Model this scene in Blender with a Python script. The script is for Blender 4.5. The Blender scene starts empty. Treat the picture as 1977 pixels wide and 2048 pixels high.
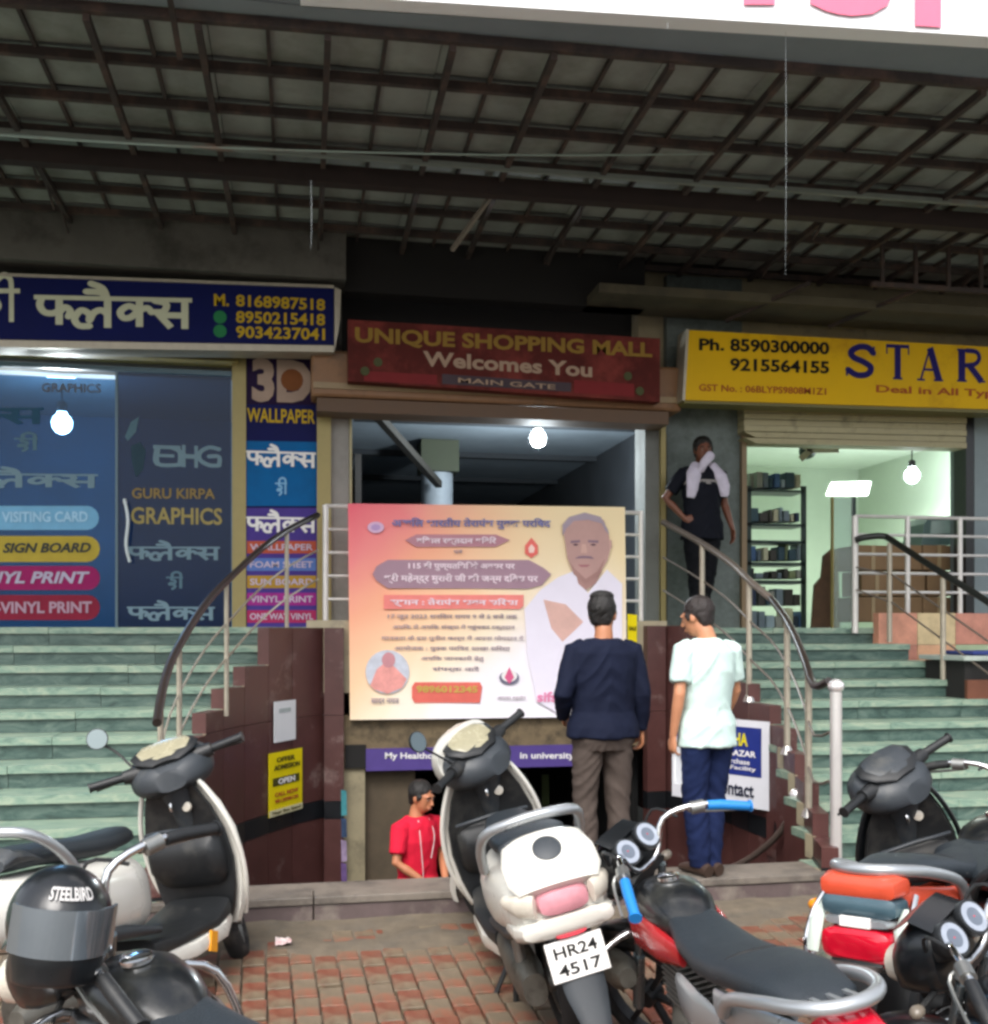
import bpy, bmesh, math, random
from mathutils import Vector, Matrix, noise
random.seed(7)
R = math.radians
sc = bpy.context.scene
COL = sc.collection

# ------------------------------------------------------------------ camera, sky, sun, exposure
F_PX, HZ, CX, TH, CAMZ = 1040.0, 632.0, 494.0, R(10.6), 1.6
cam_d = bpy.data.cameras.new('camera'); cam = bpy.data.objects.new('camera', cam_d); COL.objects.link(cam)
cam.location = (0, 0, CAMZ); cam.rotation_euler = (R(90), 0, -TH)
cam_d.sensor_fit = 'VERTICAL'; cam_d.sensor_height = 24.0; cam_d.sensor_width = 24.0
cam_d.lens = 24.0 * F_PX / 1024.0
cam_d.shift_y = (HZ - 512.0) / 1024.0
cam_d.clip_start = 0.05; cam_d.clip_end = 2000
sc.camera = cam

world = bpy.data.worlds.new('World'); sc.world = world; world.use_nodes = True
nt = world.node_tree; nt.nodes.clear()
sky = nt.nodes.new('ShaderNodeTexSky'); sky.sky_type = 'NISHITA'; sky.sun_disc = False
sky.sun_elevation = R(52); sky.sun_rotation = R(205); sky.air_density = 1.0; sky.dust_density = 4.0; sky.ozone_density = 1.0
hs = nt.nodes.new('ShaderNodeHueSaturation'); hs.inputs['Saturation'].default_value = 0.38
bg = nt.nodes.new('ShaderNodeBackground'); bg.inputs['Strength'].default_value = 0.15
wo = nt.nodes.new('ShaderNodeOutputWorld')
nt.links.new(sky.outputs[0], hs.inputs['Color']); nt.links.new(hs.outputs[0], bg.inputs['Color']); nt.links.new(bg.outputs[0], wo.inputs['Surface'])
sun_d = bpy.data.lights.new('sun', 'SUN'); sun_d.energy = 1.1; sun_d.angle = R(35); sun_d.color = (1.0, 0.97, 0.93)
sun = bpy.data.objects.new('sun', sun_d); COL.objects.link(sun); sun.rotation_euler = (R(38), 0, R(-25))
sc.view_settings.view_transform = 'Standard'; sc.view_settings.look = 'None'; sc.view_settings.gamma = 1
sc.view_settings.use_curve_mapping = False
sc.view_settings.exposure = 1.1
sc.render.engine = 'CYCLES'
sc.cycles.use_denoising = True
sc.cycles.max_bounces = 7; sc.cycles.diffuse_bounces = 4; sc.cycles.glossy_bounces = 3; sc.cycles.transparent_max_bounces = 10
sc.cycles.sample_clamp_indirect = 4.0
sc.cycles.pixel_filter_type = 'GAUSSIAN'; sc.cycles.filter_width = 3.3

# ------------------------------------------------------------------ measuring helpers
def ang(u): return TH + math.atan((u - CX) / F_PX)
def XU(u, Y): return Y * math.tan(ang(u))                     # world x of picture column u on the plane y = Y
def dep(X, Y): return X * math.sin(TH) + Y * math.cos(TH)
def P(u, v, Y):
    X = XU(u, Y); return Vector((X, Y, CAMZ - (v - HZ) * dep(X, Y) / F_PX))

# ------------------------------------------------------------------ materials
def lin(c):
    return tuple((x / 12.92 if x <= 0.04045 else ((x + 0.055) / 1.055) ** 2.4) for x in c)
def hexc(h):
    h = h.lstrip('#'); return lin(tuple(int(h[i:i + 2], 16) / 255 for i in (0, 2, 4)))
MATS = {}
def mat(name, col, rough=0.6, metal=0.0, var=0.12, scale=6.0, bump=0.0, bscale=60.0, col2=None, c2scale=3.0, c2amt=0.5, coat=0.0, spec=0.5, alpha=1.0, emit=None, estr=0.0):
    if name in MATS: return MATS[name]
    if isinstance(col, str): col = hexc(col)
    if any(k in name for k in ('print', 'poster', 'pill', 'strip', 'scrap', 'ink', 'ghost', 'jacket', 'trouser', 'jeans', 'tee_', 'three_d')): spec = .12; rough = max(rough, .6)
    m = bpy.data.materials.new(name); m.use_nodes = True; MATS[name] = m
    n = m.node_tree.nodes; l = m.node_tree.links
    b = n['Principled BSDF']
    b.inputs['Roughness'].default_value = rough; b.inputs['Metallic'].default_value = metal
    b.inputs['Specular IOR Level'].default_value = spec
    b.inputs['Coat Weight'].default_value = coat
    b.inputs['Coat Roughness'].default_value = 0.12
    b.inputs['Alpha'].default_value = alpha
    tc = n.new('ShaderNodeTexCoord')
    nz = n.new('ShaderNodeTexNoise'); nz.inputs['Scale'].default_value = scale; nz.inputs['Detail'].default_value = 6; nz.inputs['Roughness'].default_value = 0.65
    l.new(tc.outputs['Object'], nz.inputs['Vector'])
    mr = n.new('ShaderNodeMapRange'); mr.inputs['From Min'].default_value = 0.25; mr.inputs['From Max'].default_value = 0.75
    mr.inputs['To Min'].default_value = 1 - var; mr.inputs['To Max'].default_value = 1 + var
    l.new(nz.outputs['Fac'], mr.inputs['Value'])
    base = n.new('ShaderNodeRGB'); base.outputs[0].default_value = (*col, 1)
    src = base.outputs[0]
    if col2 is not None:
        if isinstance(col2, str): col2 = hexc(col2)
        n2 = n.new('ShaderNodeTexNoise'); n2.inputs['Scale'].default_value = c2scale; n2.inputs['Detail'].default_value = 8; n2.inputs['Roughness'].default_value = 0.7
        l.new(tc.outputs['Object'], n2.inputs['Vector'])
        rp = n.new('ShaderNodeMapRange'); rp.inputs['From Min'].default_value = 0.62 - 0.3 * c2amt; rp.inputs['From Max'].default_value = 0.8 - 0.3 * c2amt
        l.new(n2.outputs['Fac'], rp.inputs['Value'])
        mx = n.new('ShaderNodeMix'); mx.data_type = 'RGBA'
        l.new(rp.outputs[0], mx.inputs['Factor']); l.new(src, mx.inputs[6]); mx.inputs[7].default_value = (*col2, 1)
        src = mx.outputs[2]
    vm = n.new('ShaderNodeVectorMath'); vm.operation = 'SCALE'
    l.new(src, vm.inputs[0]); l.new(mr.outputs[0], vm.inputs['Scale'])
    l.new(vm.outputs[0], b.inputs['Base Color'])
    rr = n.new('ShaderNodeMapRange'); rr.inputs['To Min'].default_value = max(0.02, rough - 0.1); rr.inputs['To Max'].default_value = min(1, rough + 0.12)
    l.new(nz.outputs['Fac'], rr.inputs['Value']); l.new(rr.outputs[0], b.inputs['Roughness'])
    if bump > 0:
        n3 = n.new('ShaderNodeTexNoise'); n3.inputs['Scale'].default_value = bscale; n3.inputs['Detail'].default_value = 4
        l.new(tc.outputs['Object'], n3.inputs['Vector'])
        bp = n.new('ShaderNodeBump'); bp.inputs['Strength'].default_value = bump; bp.inputs['Distance'].default_value = 0.01
        l.new(n3.outputs['Fac'], bp.inputs['Height']); l.new(bp.outputs[0], b.inputs['Normal'])
    if emit is not None:
        if isinstance(emit, str): emit = hexc(emit)
        b.inputs['Emission Color'].default_value = (*emit, 1); b.inputs['Emission Strength'].default_value = estr
    return m
def glass_mat(name, tint, amt=0.5, film=(0.05, 0.08, 0.12)):
    if name in MATS: return MATS[name]
    m = bpy.data.materials.new(name); m.use_nodes = True; MATS[name] = m
    n = m.node_tree.nodes; l = m.node_tree.links; n.clear()
    tr = n.new('ShaderNodeBsdfTransparent'); tr.inputs[0].default_value = (*tint, 1)
    df = n.new('ShaderNodeBsdfDiffuse'); df.inputs[0].default_value = (*film, 1)
    gl = n.new('ShaderNodeBsdfGlossy'); gl.inputs['Roughness'].default_value = 0.03
    m1 = n.new('ShaderNodeMixShader'); m1.inputs[0].default_value = amt
    m2 = n.new('ShaderNodeMixShader'); fr = n.new('ShaderNodeFresnel'); fr.inputs[0].default_value = 1.28
    o = n.new('ShaderNodeOutputMaterial')
    l.new(tr.outputs[0], m1.inputs[1]); l.new(df.outputs[0], m1.inputs[2])
    l.new(fr.outputs[0], m2.inputs[0]); l.new(m1.outputs[0], m2.inputs[1]); l.new(gl.outputs[0], m2.inputs[2]); l.new(m2.outputs[0], o.inputs[0])
    return m

# ------------------------------------------------------------------ mesh builder
def smoothpath(pts, sub=5):
    pts = [Vector(p) for p in pts]
    if len(pts) < 3: return pts
    out = []
    for i in range(len(pts) - 1):
        p0 = pts[max(i - 1, 0)]; p1 = pts[i]; p2 = pts[i + 1]; p3 = pts[min(i + 2, len(pts) - 1)]
        for j in range(sub):
            t = j / sub
            out.append(0.5 * ((2 * p1) + (p2 - p0) * t + (2 * p0 - 5 * p1 + 4 * p2 - p3) * t * t + (3 * p1 - p0 - 3 * p2 + p3) * t ** 3))
    out.append(pts[-1]); return out
class MB:
    def __init__(s, M=None): s.v = []; s.f = []; s.M = M or Matrix.Identity(4)
    def add(s, vs, fs):
        o = len(s.v); s.v += [s.M @ Vector(p) for p in vs]; s.f += [tuple(i + o for i in f) for f in fs]; return s
    def box(s, x0, x1, y0, y1, z0, z1):
        return s.add([(x0, y0, z0), (x1, y0, z0), (x1, y1, z0), (x0, y1, z0), (x0, y0, z1), (x1, y0, z1), (x1, y1, z1), (x0, y1, z1)],
                     [(0, 3, 2, 1), (4, 5, 6, 7), (0, 1, 5, 4), (1, 2, 6, 5), (2, 3, 7, 6), (3, 0, 4, 7)])
    def bar(s, a, b, w, h, up=(0, 0, 1)):
        a = Vector(a); b = Vector(b); d = (b - a).normalized(); upv = Vector(up)
        if abs(d.dot(upv)) > 0.95: upv = Vector((0, 1, 0))
        sd = d.cross(upv).normalized() * w / 2; u2 = sd.cross(d).normalized() * h / 2
        vs = [a - sd - u2, a + sd - u2, a + sd + u2, a - sd + u2, b - sd - u2, b + sd - u2, b + sd + u2, b - sd + u2]
        return s.add(vs, [(0, 3, 2, 1), (4, 5, 6, 7), (0, 1, 5, 4), (1, 2, 6, 5), (2, 3, 7, 6), (3, 0, 4, 7)])
    def rings(s, rs, cap=True, closed=False):
        n = len(rs[0]); vs = [p for r in rs for p in r]; fs = []
        m = len(rs)
        for i in range(m if closed else m - 1):
            a = i * n; b = ((i + 1) % m) * n
            for j in range(n):
                k = (j + 1) % n; fs.append((a + j, a + k, b + k, b + j))
        if cap and not closed:
            fs.append(tuple(range(n - 1, -1, -1))); fs.append(tuple(range((m - 1) * n, m * n)))
        return s.add(vs, fs)
    def tube(s, pts, r, n=10, sub=0, closed=False, flat=1.0):
        pts = smoothpath(pts, sub) if sub else [Vector(p) for p in pts]
        m = len(pts); rr = r if isinstance(r, (list, tuple)) else [r] * m
        if len(rr) != m:
            q = []
            for i in range(m):
                t = i / (m - 1) * (len(rr) - 1); k = min(int(t), len(rr) - 2); q.append(rr[k] + (rr[k + 1] - rr[k]) * (t - k))
            rr = q
        rs = []; ref = None
        for i in range(m):
            if closed: d = (pts[(i + 1) % m] - pts[i - 1]).normalized()
            else: d = (pts[min(i + 1, m - 1)] - pts[max(i - 1, 0)]).normalized()
            if ref is None: ref = Vector((0, 0, 1)) if abs(d.z) < 0.9 else Vector((0, 1, 0))
            a = d.cross(ref); 
            if a.length < 1e-4: a = d.cross(Vector((1, 0, 0)))
            a.normalize(); b = a.cross(d).normalized(); ref = b
            rs.append([pts[i] + a * math.cos(2 * math.pi * j / n) * rr[i] + b * math.sin(2 * math.pi * j / n) * rr[i] * flat for j in range(n)])
        return s.rings(rs, closed=closed)
    def limb(s, secs, side=(1, 0, 0), n=14):
        # secs: (point, half width along side, half depth)
        rs = []; side = Vector(side); m = len(secs); pts = [Vector(q[0]) for q in secs]
        for i in range(m):
            d = (pts[min(i + 1, m - 1)] - pts[max(i - 1, 0)]).normalized()
            a = (side - d * side.dot(d)).normalized(); b = d.cross(a).normalized()
            rs.append([pts[i] + a * math.cos(2 * math.pi * j / n) * secs[i][1] + b * math.sin(2 * math.pi * j / n) * secs[i][2] for j in range(n)])
        return s.rings(rs)
    def body(s, secs, n=24, e=2.6, axis='x'):
        # secs: (pos along axis, off-centre, half width, half height)
        rs = []
        for q in secs:
            x, c, hw, hh = q[:4]; ee = q[4] if len(q) > 4 else e; r = []
            for j in range(n):
                t = 2 * math.pi * j / n; cc = math.cos(t); ss = math.sin(t)
                a = hw * math.copysign(abs(cc) ** (2 / ee), cc); b = hh * math.copysign(abs(ss) ** (2 / ee), ss)
                r.append((x, a, c + b) if axis == 'x' else ((c + b, a, x) if axis == 'z' else (a, x, c + b)))
            rs.append(r)
        return s.rings(rs)
    def ell(s, c, rx, ry, rz, n=14, m=9):
        c = Vector(c); rs = []
        for i in range(m):
            t = math.pi * (i + 0.35) / (m - 0.3); 
            rs.append([c + Vector((rx * math.sin(t) * math.cos(2 * math.pi * j / n), ry * math.sin(t) * math.sin(2 * math.pi * j / n), -rz * math.cos(t))) for j in range(n)])
        return s.rings(rs)
    def lathe(s, prof, a, d, n=24, cap=True):
        # prof: (distance along axis, radius); a origin, d axis
        a = Vector(a); d = Vector(d).normalized(); x = d.cross(Vector((0, 0, 1)) if abs(d.z) < 0.9 else Vector((1, 0, 0))).normalized(); y = d.cross(x)
        return s.rings([[a + d * t + (x * math.cos(2 * math.pi * j / n) + y * math.sin(2 * math.pi * j / n)) * r for j in range(n)] for t, r in prof], cap=cap)
    def prism(s, poly, off):
        n = len(poly); o = Vector(off); vs = [Vector(p) for p in poly] + [Vector(p) + o for p in poly]
        return s.add(vs, [tuple(range(n))] + [tuple(range(2 * n - 1, n - 1, -1))] + [(i, n + i, n + (i + 1) % n, (i + 1) % n) for i in range(n)])
    def mesh(s, name, m, smooth=False):
        me = bpy.data.meshes.new(name); me.from_pydata([tuple(p) for p in s.v], [], s.f)
        bm = bmesh.new(); bm.from_mesh(me); bmesh.ops.recalc_face_normals(bm, faces=bm.faces); bm.to_mesh(me); bm.free()
        me.materials.append(m)
        if smooth:
            me.polygons.foreach_set('use_smooth', [True] * len(me.polygons))
            try: me.set_sharp_from_angle(angle=R(40))
            except Exception: pass
        me.update(); return me
    def build(s, name, m, parent=None, smooth=False, bevel=0.0, subd=0, label=None):
        o = bpy.data.objects.new(name, s.mesh(name, m, smooth)); COL.objects.link(o); o.parent = parent
        if bevel:
            bv = o.modifiers.new('bevel', 'BEVEL'); bv.width = bevel; bv.segments = 2; bv.limit_method = 'ANGLE'; bv.angle_limit = R(35)
        if subd:
            sd = o.modifiers.new('subd', 'SUBSURF'); sd.levels = subd; sd.render_levels = subd
        if label: o['label'] = label
        return o
def tag(o, label=None, cat=None, group=None, kind=None):
    if label: o['label'] = label
    if cat: o['category'] = cat
    if group: o['group'] = group
    if kind: o['kind'] = kind
    return o
def empty(name, loc=(0, 0, 0), rz=0, lean=0, label=None, cat=None, group=None):
    o = bpy.data.objects.new(name, None); COL.objects.link(o); o.location = loc; o.rotation_euler = (lean, 0, rz)
    o.empty_display_size = 0.1
    return tag(o, label, cat, group)
def remesh(mb, name, m, parent, voxel=0.009, smooth=4, fold=0.0, fscale=7.0, seed=0, label=None):
    me = mb.mesh(name, m, True)
    o = bpy.data.objects.new(name, me); COL.objects.link(o)
    r = o.modifiers.new('r', 'REMESH'); r.mode = 'VOXEL'; r.voxel_size = voxel; r.use_smooth_shade = True
    sm = o.modifiers.new('s', 'SMOOTH'); sm.iterations = smooth; sm.factor = 0.5
    dg = bpy.context.evaluated_depsgraph_get(); ev = o.evaluated_get(dg)
    nm = bpy.data.meshes.new_from_object(ev); o.modifiers.clear(); o.data = nm; bpy.data.meshes.remove(me)
    nm.name = name
    if not nm.materials: nm.materials.append(m)
    if fold:
        no = [v.normal.copy() for v in nm.vertices]
        for v, q in zip(nm.vertices, no):
            c = v.co; a = noise.noise(Vector((c.x * fscale, c.y * fscale + seed, c.z * fscale * 1.9 + 2.2 * abs(c.x) * fscale)))
            b = noise.noise(Vector((c.x * 22 + 5, c.y * 22 + seed, c.z * 30)))
            ridge = 1 - 2 * abs(a)
            v.co = c + q * (fold * (ridge * 0.75 + b * 0.12) + fold * 0.15)
        nm.update()
    nm.polygons.foreach_set('use_smooth', [True] * len(nm.polygons))
    o.parent = parent
    if label: o['label'] = label
    return o

# ------------------------------------------------------------------ lettering
def text_mesh(body, bold=0.0, extrude=0.004, shear=0.0, spacing=1.0):
    cu = bpy.data.curves.new('txt', 'FONT'); cu.body = body; cu.size = 1.0; cu.offset = bold; cu.shear = shear; cu.space_character = spacing
    cu.resolution_u = 3; cu.extrude = extrude
    o = bpy.data.objects.new('txt', cu); COL.objects.link(o)
    dg = bpy.context.evaluated_depsgraph_get(); me = bpy.data.meshes.new_from_object(o.evaluated_get(dg))
    bpy.data.objects.remove(o); bpy.data.curves.remove(cu); return me
def place_flat(me, a, b, hpx_m, name, m, parent, proud=0.0, mirror=False):
    """fit the mesh (in its own xy plane) so it runs from world point a to b along its width, hpx_m tall"""
    xs = [v.co.x for v in me.vertices]; ys = [v.co.y for v in me.vertices]
    x0, x1, y0, y1 = min(xs), max(xs), min(ys), max(ys)
    a = Vector(a); b = Vector(b); ax = b - a; up = Vector((0, 0, 1)); nrm = ax.normalized().cross(up).normalized()
    for v in me.vertices:
        c = v.co.copy()
        v.co = a + ax * ((c.x - x0) / max(x1 - x0, 1e-6)) + up * ((c.y - y0) / max(y1 - y0, 1e-6) * hpx_m) + nrm * (c.z * 0.5 + proud)
    me.materials.clear(); me.materials.append(m)
    me.name = name
    o = bpy.data.objects.new(name, me); COL.objects.link(o)
    if parent is not None:
        o.parent = parent; o.matrix_parent_inverse = parent.matrix_world.inverted() if False else Matrix.Identity(4)
        if parent.location.length > 0 or parent.rotation_euler.z:
            Mi = (Matrix.Translation(parent.location) @ parent.rotation_euler.to_matrix().to_4x4()).inverted()
            me.transform(Mi)
    return o
def text_px(body, u0, v0, u1, v1, hpx, Y, m, parent, bold=0.0, proud=0.004, name='lettering', shear=0, spacing=1.0):
    a = P(u0, v0, Y); b = P(u1, v1, Y); h = hpx * dep(a.x, Y) / F_PX
    return place_flat(text_mesh(body, bold, 0.003, shear, spacing), a, b, h, name, m, parent, proud)
def stroke_mesh(strokes, w):
    mb = MB(); k = 0
    for st in strokes:
        wd = w
        if isinstance(st, tuple): st, wd = st
        pts = smoothpath([(p[0], p[1], 0) for p in st], 5) if len(st) > 2 else [Vector((p[0], p[1], 0)) for p in st]
        L = []; Rr = []
        for i, p in enumerate(pts):
            d = (pts[min(i + 1, len(pts) - 1)] - pts[max(i - 1, 0)]).normalized(); q = Vector((-d.y, d.x, 0)) * wd / 2
            L.append(p + q); Rr.append(p - q)
        zz = k * 0.0008; k += 1; n = len(pts)
        vs = [x + Vector((0, 0, zz)) for x in L + Rr] + [x + Vector((0, 0, -0.004)) for x in L + Rr]
        fs = [(i, i + 1, n + i + 1, n + i) for i in range(n - 1)] + [(2 * n + i, 3 * n + i, 3 * n + i + 1, 2 * n + i + 1) for i in range(n - 1)]
        fs += [(i, 2 * n + i, 2 * n + i + 1, i + 1) for i in range(n - 1)] + [(n + i, n + i + 1, 3 * n + i + 1, 3 * n + i) for i in range(n - 1)]
        mb.add(vs, fs)
        for i, p in enumerate(pts if len(st) > 2 else []):
            zz = k * .0008 + .00002 * (i + 1); ring = [p + Vector((math.cos(.5236 * a) * wd * .49, math.sin(.5236 * a) * wd * .49, zz)) for a in range(12)]
            mb.add(ring, [tuple(range(12))])
    me = bpy.data.meshes.new('strokes'); me.from_pydata([tuple(p) for p in mb.v], [], mb.f); me.update(); return me
FLEX = [([(0, 1), (4.35, 1)], .15),
        [(.2, .96), (.16, .72), (.28, .5), (.5, .46), (.66, .55)], [(.68, 1), (.68, .08)], [(.68, .5), (.84, .68), (.98, .55), (.93, .36)],
        [(1.5, .05), (1.22, .06), (1.1, .3), (1.28, .58), (1.5, .45), (1.5, .24), (1.62, .5), (1.82, .6), (1.98, .48)], [(2.0, 1), (2.0, 0)],
        [(1.98, 1.02), (1.86, 1.34), (1.55, 1.5)], [(2.0, 1.0), (1.8, 1.2), (1.42, 1.22)],
        [(2.85, .6), (2.6, .76), (2.36, .58), (2.42, .36), (2.62, .36), (2.82, .56)], [(2.88, 1), (2.88, .05)], [(2.88, .62), (3.1, .7), (3.22, .55)],
        [(3.3, .96), (3.62, .86), (3.56, .6), (3.3, .56)], [(3.36, .56), (3.76, .04)], [(3.45, .46), (4.12, .46)], [(4.15, 1), (4.15, 0)]]
LEX = [([(0, 1), (3.35, 1)], .15)] + [[(p[0] - 1.0, p[1]) for p in (s[0] if isinstance(s, tuple) else s)] for s in FLEX[4:]]
HI = [([(0, 1), (1.15, 1)], .15), [(.4, .98), (.38, .8), (.6, .72), (.6, .5), (.3, .48), (.25, .36), (.5, .34), (.62, .18), (.45, -.05)],
      [(1.0, 1), (1.0, 0)], [(1.0, 1), (.98, 1.35), (.72, 1.5), (.45, 1.36), (.42, 1.1)]]
def hindi_px(strokes, u0, v0, u1, v1, hpx, Y, m, parent, w=.17, proud=.004):
    a = P(u0, v0, Y); b = P(u1, v1, Y); h = hpx * dep(a.x, Y) / F_PX
    return place_flat(stroke_mesh(strokes, w), a, b, h, 'lettering', m, parent, proud)
def quad_px(pts, Y, th, name, m, parent, proud=0.0, off=None):
    """flat sheet whose outline is given by picture points on the plane y = Y; th thick (towards +y)"""
    mb = MB(); mb.prism([P(u, v, Y) - Vector((0, proud, 0)) for u, v in pts], (0, th, 0))
    if parent is not None and parent.location.length > 0:
        mb.v = [p - parent.location for p in mb.v]
    return mb.build(name, m, parent)
def rebase(root):
    pts = []
    def walk(o):
        for c in o.children:
            if c.type == 'MESH':
                pts.extend([c.location + Vector(q) for q in ([v.co for v in c.data.vertices][:4000])])
            walk(c)
    walk(root)
    if not pts: return root
    xs = [p.x for p in pts]; ys = [p.y for p in pts]; zs = [p.z for p in pts]
    loc = Vector(((min(xs) + max(xs)) / 2, (min(ys) + max(ys)) / 2, min(zs)))
    for c in root.children: c.location = c.location - loc
    root.location = loc; return root
def inst(o, parent=None, **kw):
    c = o.copy(); COL.objects.link(c)
    if parent is not None: c.parent = parent
    return c

# ---------------------------------------------------------------- materials of the place
M = {}
M['asphalt'] = mat('asphalt', '#4b4946', .85, var=.25, scale=3, bump=.4, col2='#6b665e', c2scale=1.2)
M['dirt'] = mat('dirt', '#665c4e', .9, var=.3, scale=9, bump=.5, bscale=120, col2='#5d564c', c2scale=5)
M['paver_red'] = mat('paver_red', '#774232', .42, var=.45, scale=14, bump=.3, bscale=90, col2='#6f6250', c2scale=2.6, c2amt=.7)
M['paver_grey'] = mat('paver_grey', '#716554', .5, var=.3, scale=11, bump=.3, bscale=90, col2='#7d4a37', c2scale=3, c2amt=.5)
M['kerb'] = mat('kerb_stone', '#5c4f4e', .6, var=.25, scale=7, bump=.25, col2='#857c72', c2scale=3, c2amt=.35)
M['kerb_top'] = mat('kerb_top_stone', '#746c63', .6, var=.25, scale=7, bump=.2, col2='#4f4a45', c2scale=3)
M['cream'] = mat('cream_tile', '#a3997f', .5, var=.15, scale=6, col2='#7e7768', c2scale=5, c2amt=.3)
M['brown_tile'] = mat('brown_tile', '#51322f', .38, var=.18, scale=7, col2='#86736e', c2scale=3.2, c2amt=.16)
M['black_tile'] = mat('black_tile', '#1b1d20', .3, var=.2, scale=6)
M['steel'] = mat('steel', '#c3c0ba', .28, metal=.9, var=.08, scale=20)
M['dull_steel'] = mat('dull_steel', '#aaa292', .45, metal=.5, var=.15, scale=12)
M['rail_dark'] = mat('rail_dark', '#2c2522', .35, var=.15)
M['rail_brown'] = mat('rail_brown', '#6f655c', .4, metal=.3, var=.15)
M['wall_grey'] = mat('wall_grey', '#6f716d', .8, var=.15, scale=3, bump=.2, col2='#595a56', c2scale=1.5)
M['wall_cream'] = mat('wall_cream', '#93896e', .75, var=.15, scale=4, col2='#6d6552', c2scale=3, c2amt=.3)
M['granite'] = mat('granite', '#5b6460', .5, var=.2, scale=25, col2='#465049', c2scale=4)
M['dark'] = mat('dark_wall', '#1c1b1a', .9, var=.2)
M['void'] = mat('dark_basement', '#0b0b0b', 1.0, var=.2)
M['shutter_yellow'] = mat('shutter_yellow', '#9c8a4c', .5, var=.15, scale=5, col2='#6b5c33', c2scale=6, c2amt=.3)
M['shutter_brown'] = mat('shutter_brown', '#86603f', .5, var=.15, scale=5, col2='#5c4630', c2scale=3, c2amt=.3)
M['shutter_cream'] = mat('shutter_cream', '#a39a76', .5, var=.12, scale=5, col2='#6e6a50', c2scale=5, c2amt=.3)
M['frame_gold'] = mat('frame_gold', '#8f8253', .45, metal=.3, var=.1)
M['canopy_beam'] = mat('canopy_beam', '#39312e', .8, var=.35, scale=6, col2='#57443b', c2scale=4)
M['canopy_sheet'] = mat('canopy_sheet', '#8b8e88', .7, var=.22, scale=2.5, col2='#74776e', c2scale=1.5)
M['canopy_plain'] = mat('canopy_plain', '#7d868c', .7, var=.12, scale=2)
M['concrete'] = mat('concrete', '#5f5d57', .9, var=.2, scale=3, bump=.3, col2='#47453f', c2scale=2)
def marble():
    m = mat('green_marble', '#6b8f7c', .4, var=.2, scale=5)
    n = m.node_tree.nodes; l = m.node_tree.links; b = n['Principled BSDF']
    tc = n.new('ShaderNodeTexCoord'); mp = n.new('ShaderNodeMapping'); mp.inputs['Scale'].default_value = (1.2, 2.5, 4)
    oi = n.new('ShaderNodeObjectInfo'); ad = n.new('ShaderNodeVectorMath'); ad.operation = 'ADD'
    l.new(tc.outputs['Object'], ad.inputs[0]); 
    sm = n.new('ShaderNodeVectorMath'); sm.operation = 'SCALE'; cmb = n.new('ShaderNodeCombineXYZ')
    l.new(oi.outputs['Random'], cmb.inputs[0]); l.new(oi.outputs['Random'], cmb.inputs[1]); l.new(cmb.outputs[0], sm.inputs[0]); sm.inputs['Scale'].default_value = 37
    l.new(sm.outputs[0], ad.inputs[1]); l.new(ad.outputs[0], mp.inputs[0])
    nz = n.new('ShaderNodeTexNoise'); nz.inputs['Scale'].default_value = 2.6; nz.inputs['Detail'].default_value = 9; nz.inputs['Roughness'].default_value = .72; nz.inputs['Distortion'].default_value = 1.6
    l.new(mp.outputs[0], nz.inputs['Vector'])
    cr = n.new('ShaderNodeValToRGB'); e = cr.color_ramp.elements
    e[0].position = .3; e[0].color = (*hexc('#41544e'), 1); e[1].position = .62; e[1].color = (*hexc('#93a08c'), 1)
    k = cr.color_ramp.elements.new(.45); k.color = (*hexc('#728b7c'), 1); k = cr.color_ramp.elements.new(.75); k.color = (*hexc('#a3a292'), 1)
    l.new(nz.outputs['Fac'], cr.inputs[0]); l.new(cr.outputs[0], b.inputs['Base Color'])
    return m
M['marble'] = marble()
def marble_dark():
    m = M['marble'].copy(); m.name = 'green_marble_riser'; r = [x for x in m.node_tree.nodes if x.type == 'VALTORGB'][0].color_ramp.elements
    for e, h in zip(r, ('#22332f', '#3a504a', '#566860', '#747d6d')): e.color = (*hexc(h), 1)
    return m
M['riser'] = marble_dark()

# ---------------------------------------------------------------- ground and pavers
YK = 5.78
def gz(y): return -.05 * max(0.0, min(5.7 - y, 4.5))
g = MB(); g.add([(-300, -300, -.255), (300, -300, -.255), (300, 1.2, -.255), (-300, 1.2, -.255), (300, 5.7, -.03), (-300, 5.7, -.03), (300, YK + .16, -.03), (-300, YK + .16, -.03)], [(0, 1, 2, 3), (3, 2, 4, 5), (5, 4, 6, 7)])
ground = tag(g.build('ground', M['dirt']), kind='structure')
rd = MB(); rd.add([(-300, -200, -.235), (300, -200, -.235), (300, 1.0, -.235), (-300, 1.0, -.235)], [(0, 1, 2, 3)])
tag(rd.build('road', M['asphalt']), kind='structure')
pave = empty('pavement'); tag(pave, kind='structure')
PW, PL = .115, .215
meshes = []
for k in range(5):
    b = MB(); j = .006; w = PW / 2 - .004 - .002 * random.random(); q = PL / 2 - .005
    b.add([(-w, -q, -.03), (w, -q, -.03), (w, q, -.03), (-w, q, -.03), (-w, -q, -.004), (w, -q, -.004), (w, q, -.004), (-w, q, -.004),
           (-w + j, -q + j, 0), (w - j, -q + j, 0), (w - j, q - j, 0), (-w + j, q - j, 0)],
          [(0, 1, 5, 4), (1, 2, 6, 5), (2, 3, 7, 6), (3, 0, 4, 7), (4, 5, 9, 8), (5, 6, 10, 9), (6, 7, 11, 10), (7, 4, 8, 11), (8, 9, 10, 11)])
    meshes.append(b)
def band_col(i): return 'paver_red' if (i % 5) in (0, 1, 3) else 'paver_grey'
pm = {c: [b.mesh('paver', M[c]) for b in meshes] for c in ('paver_red', 'paver_grey')}
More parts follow.
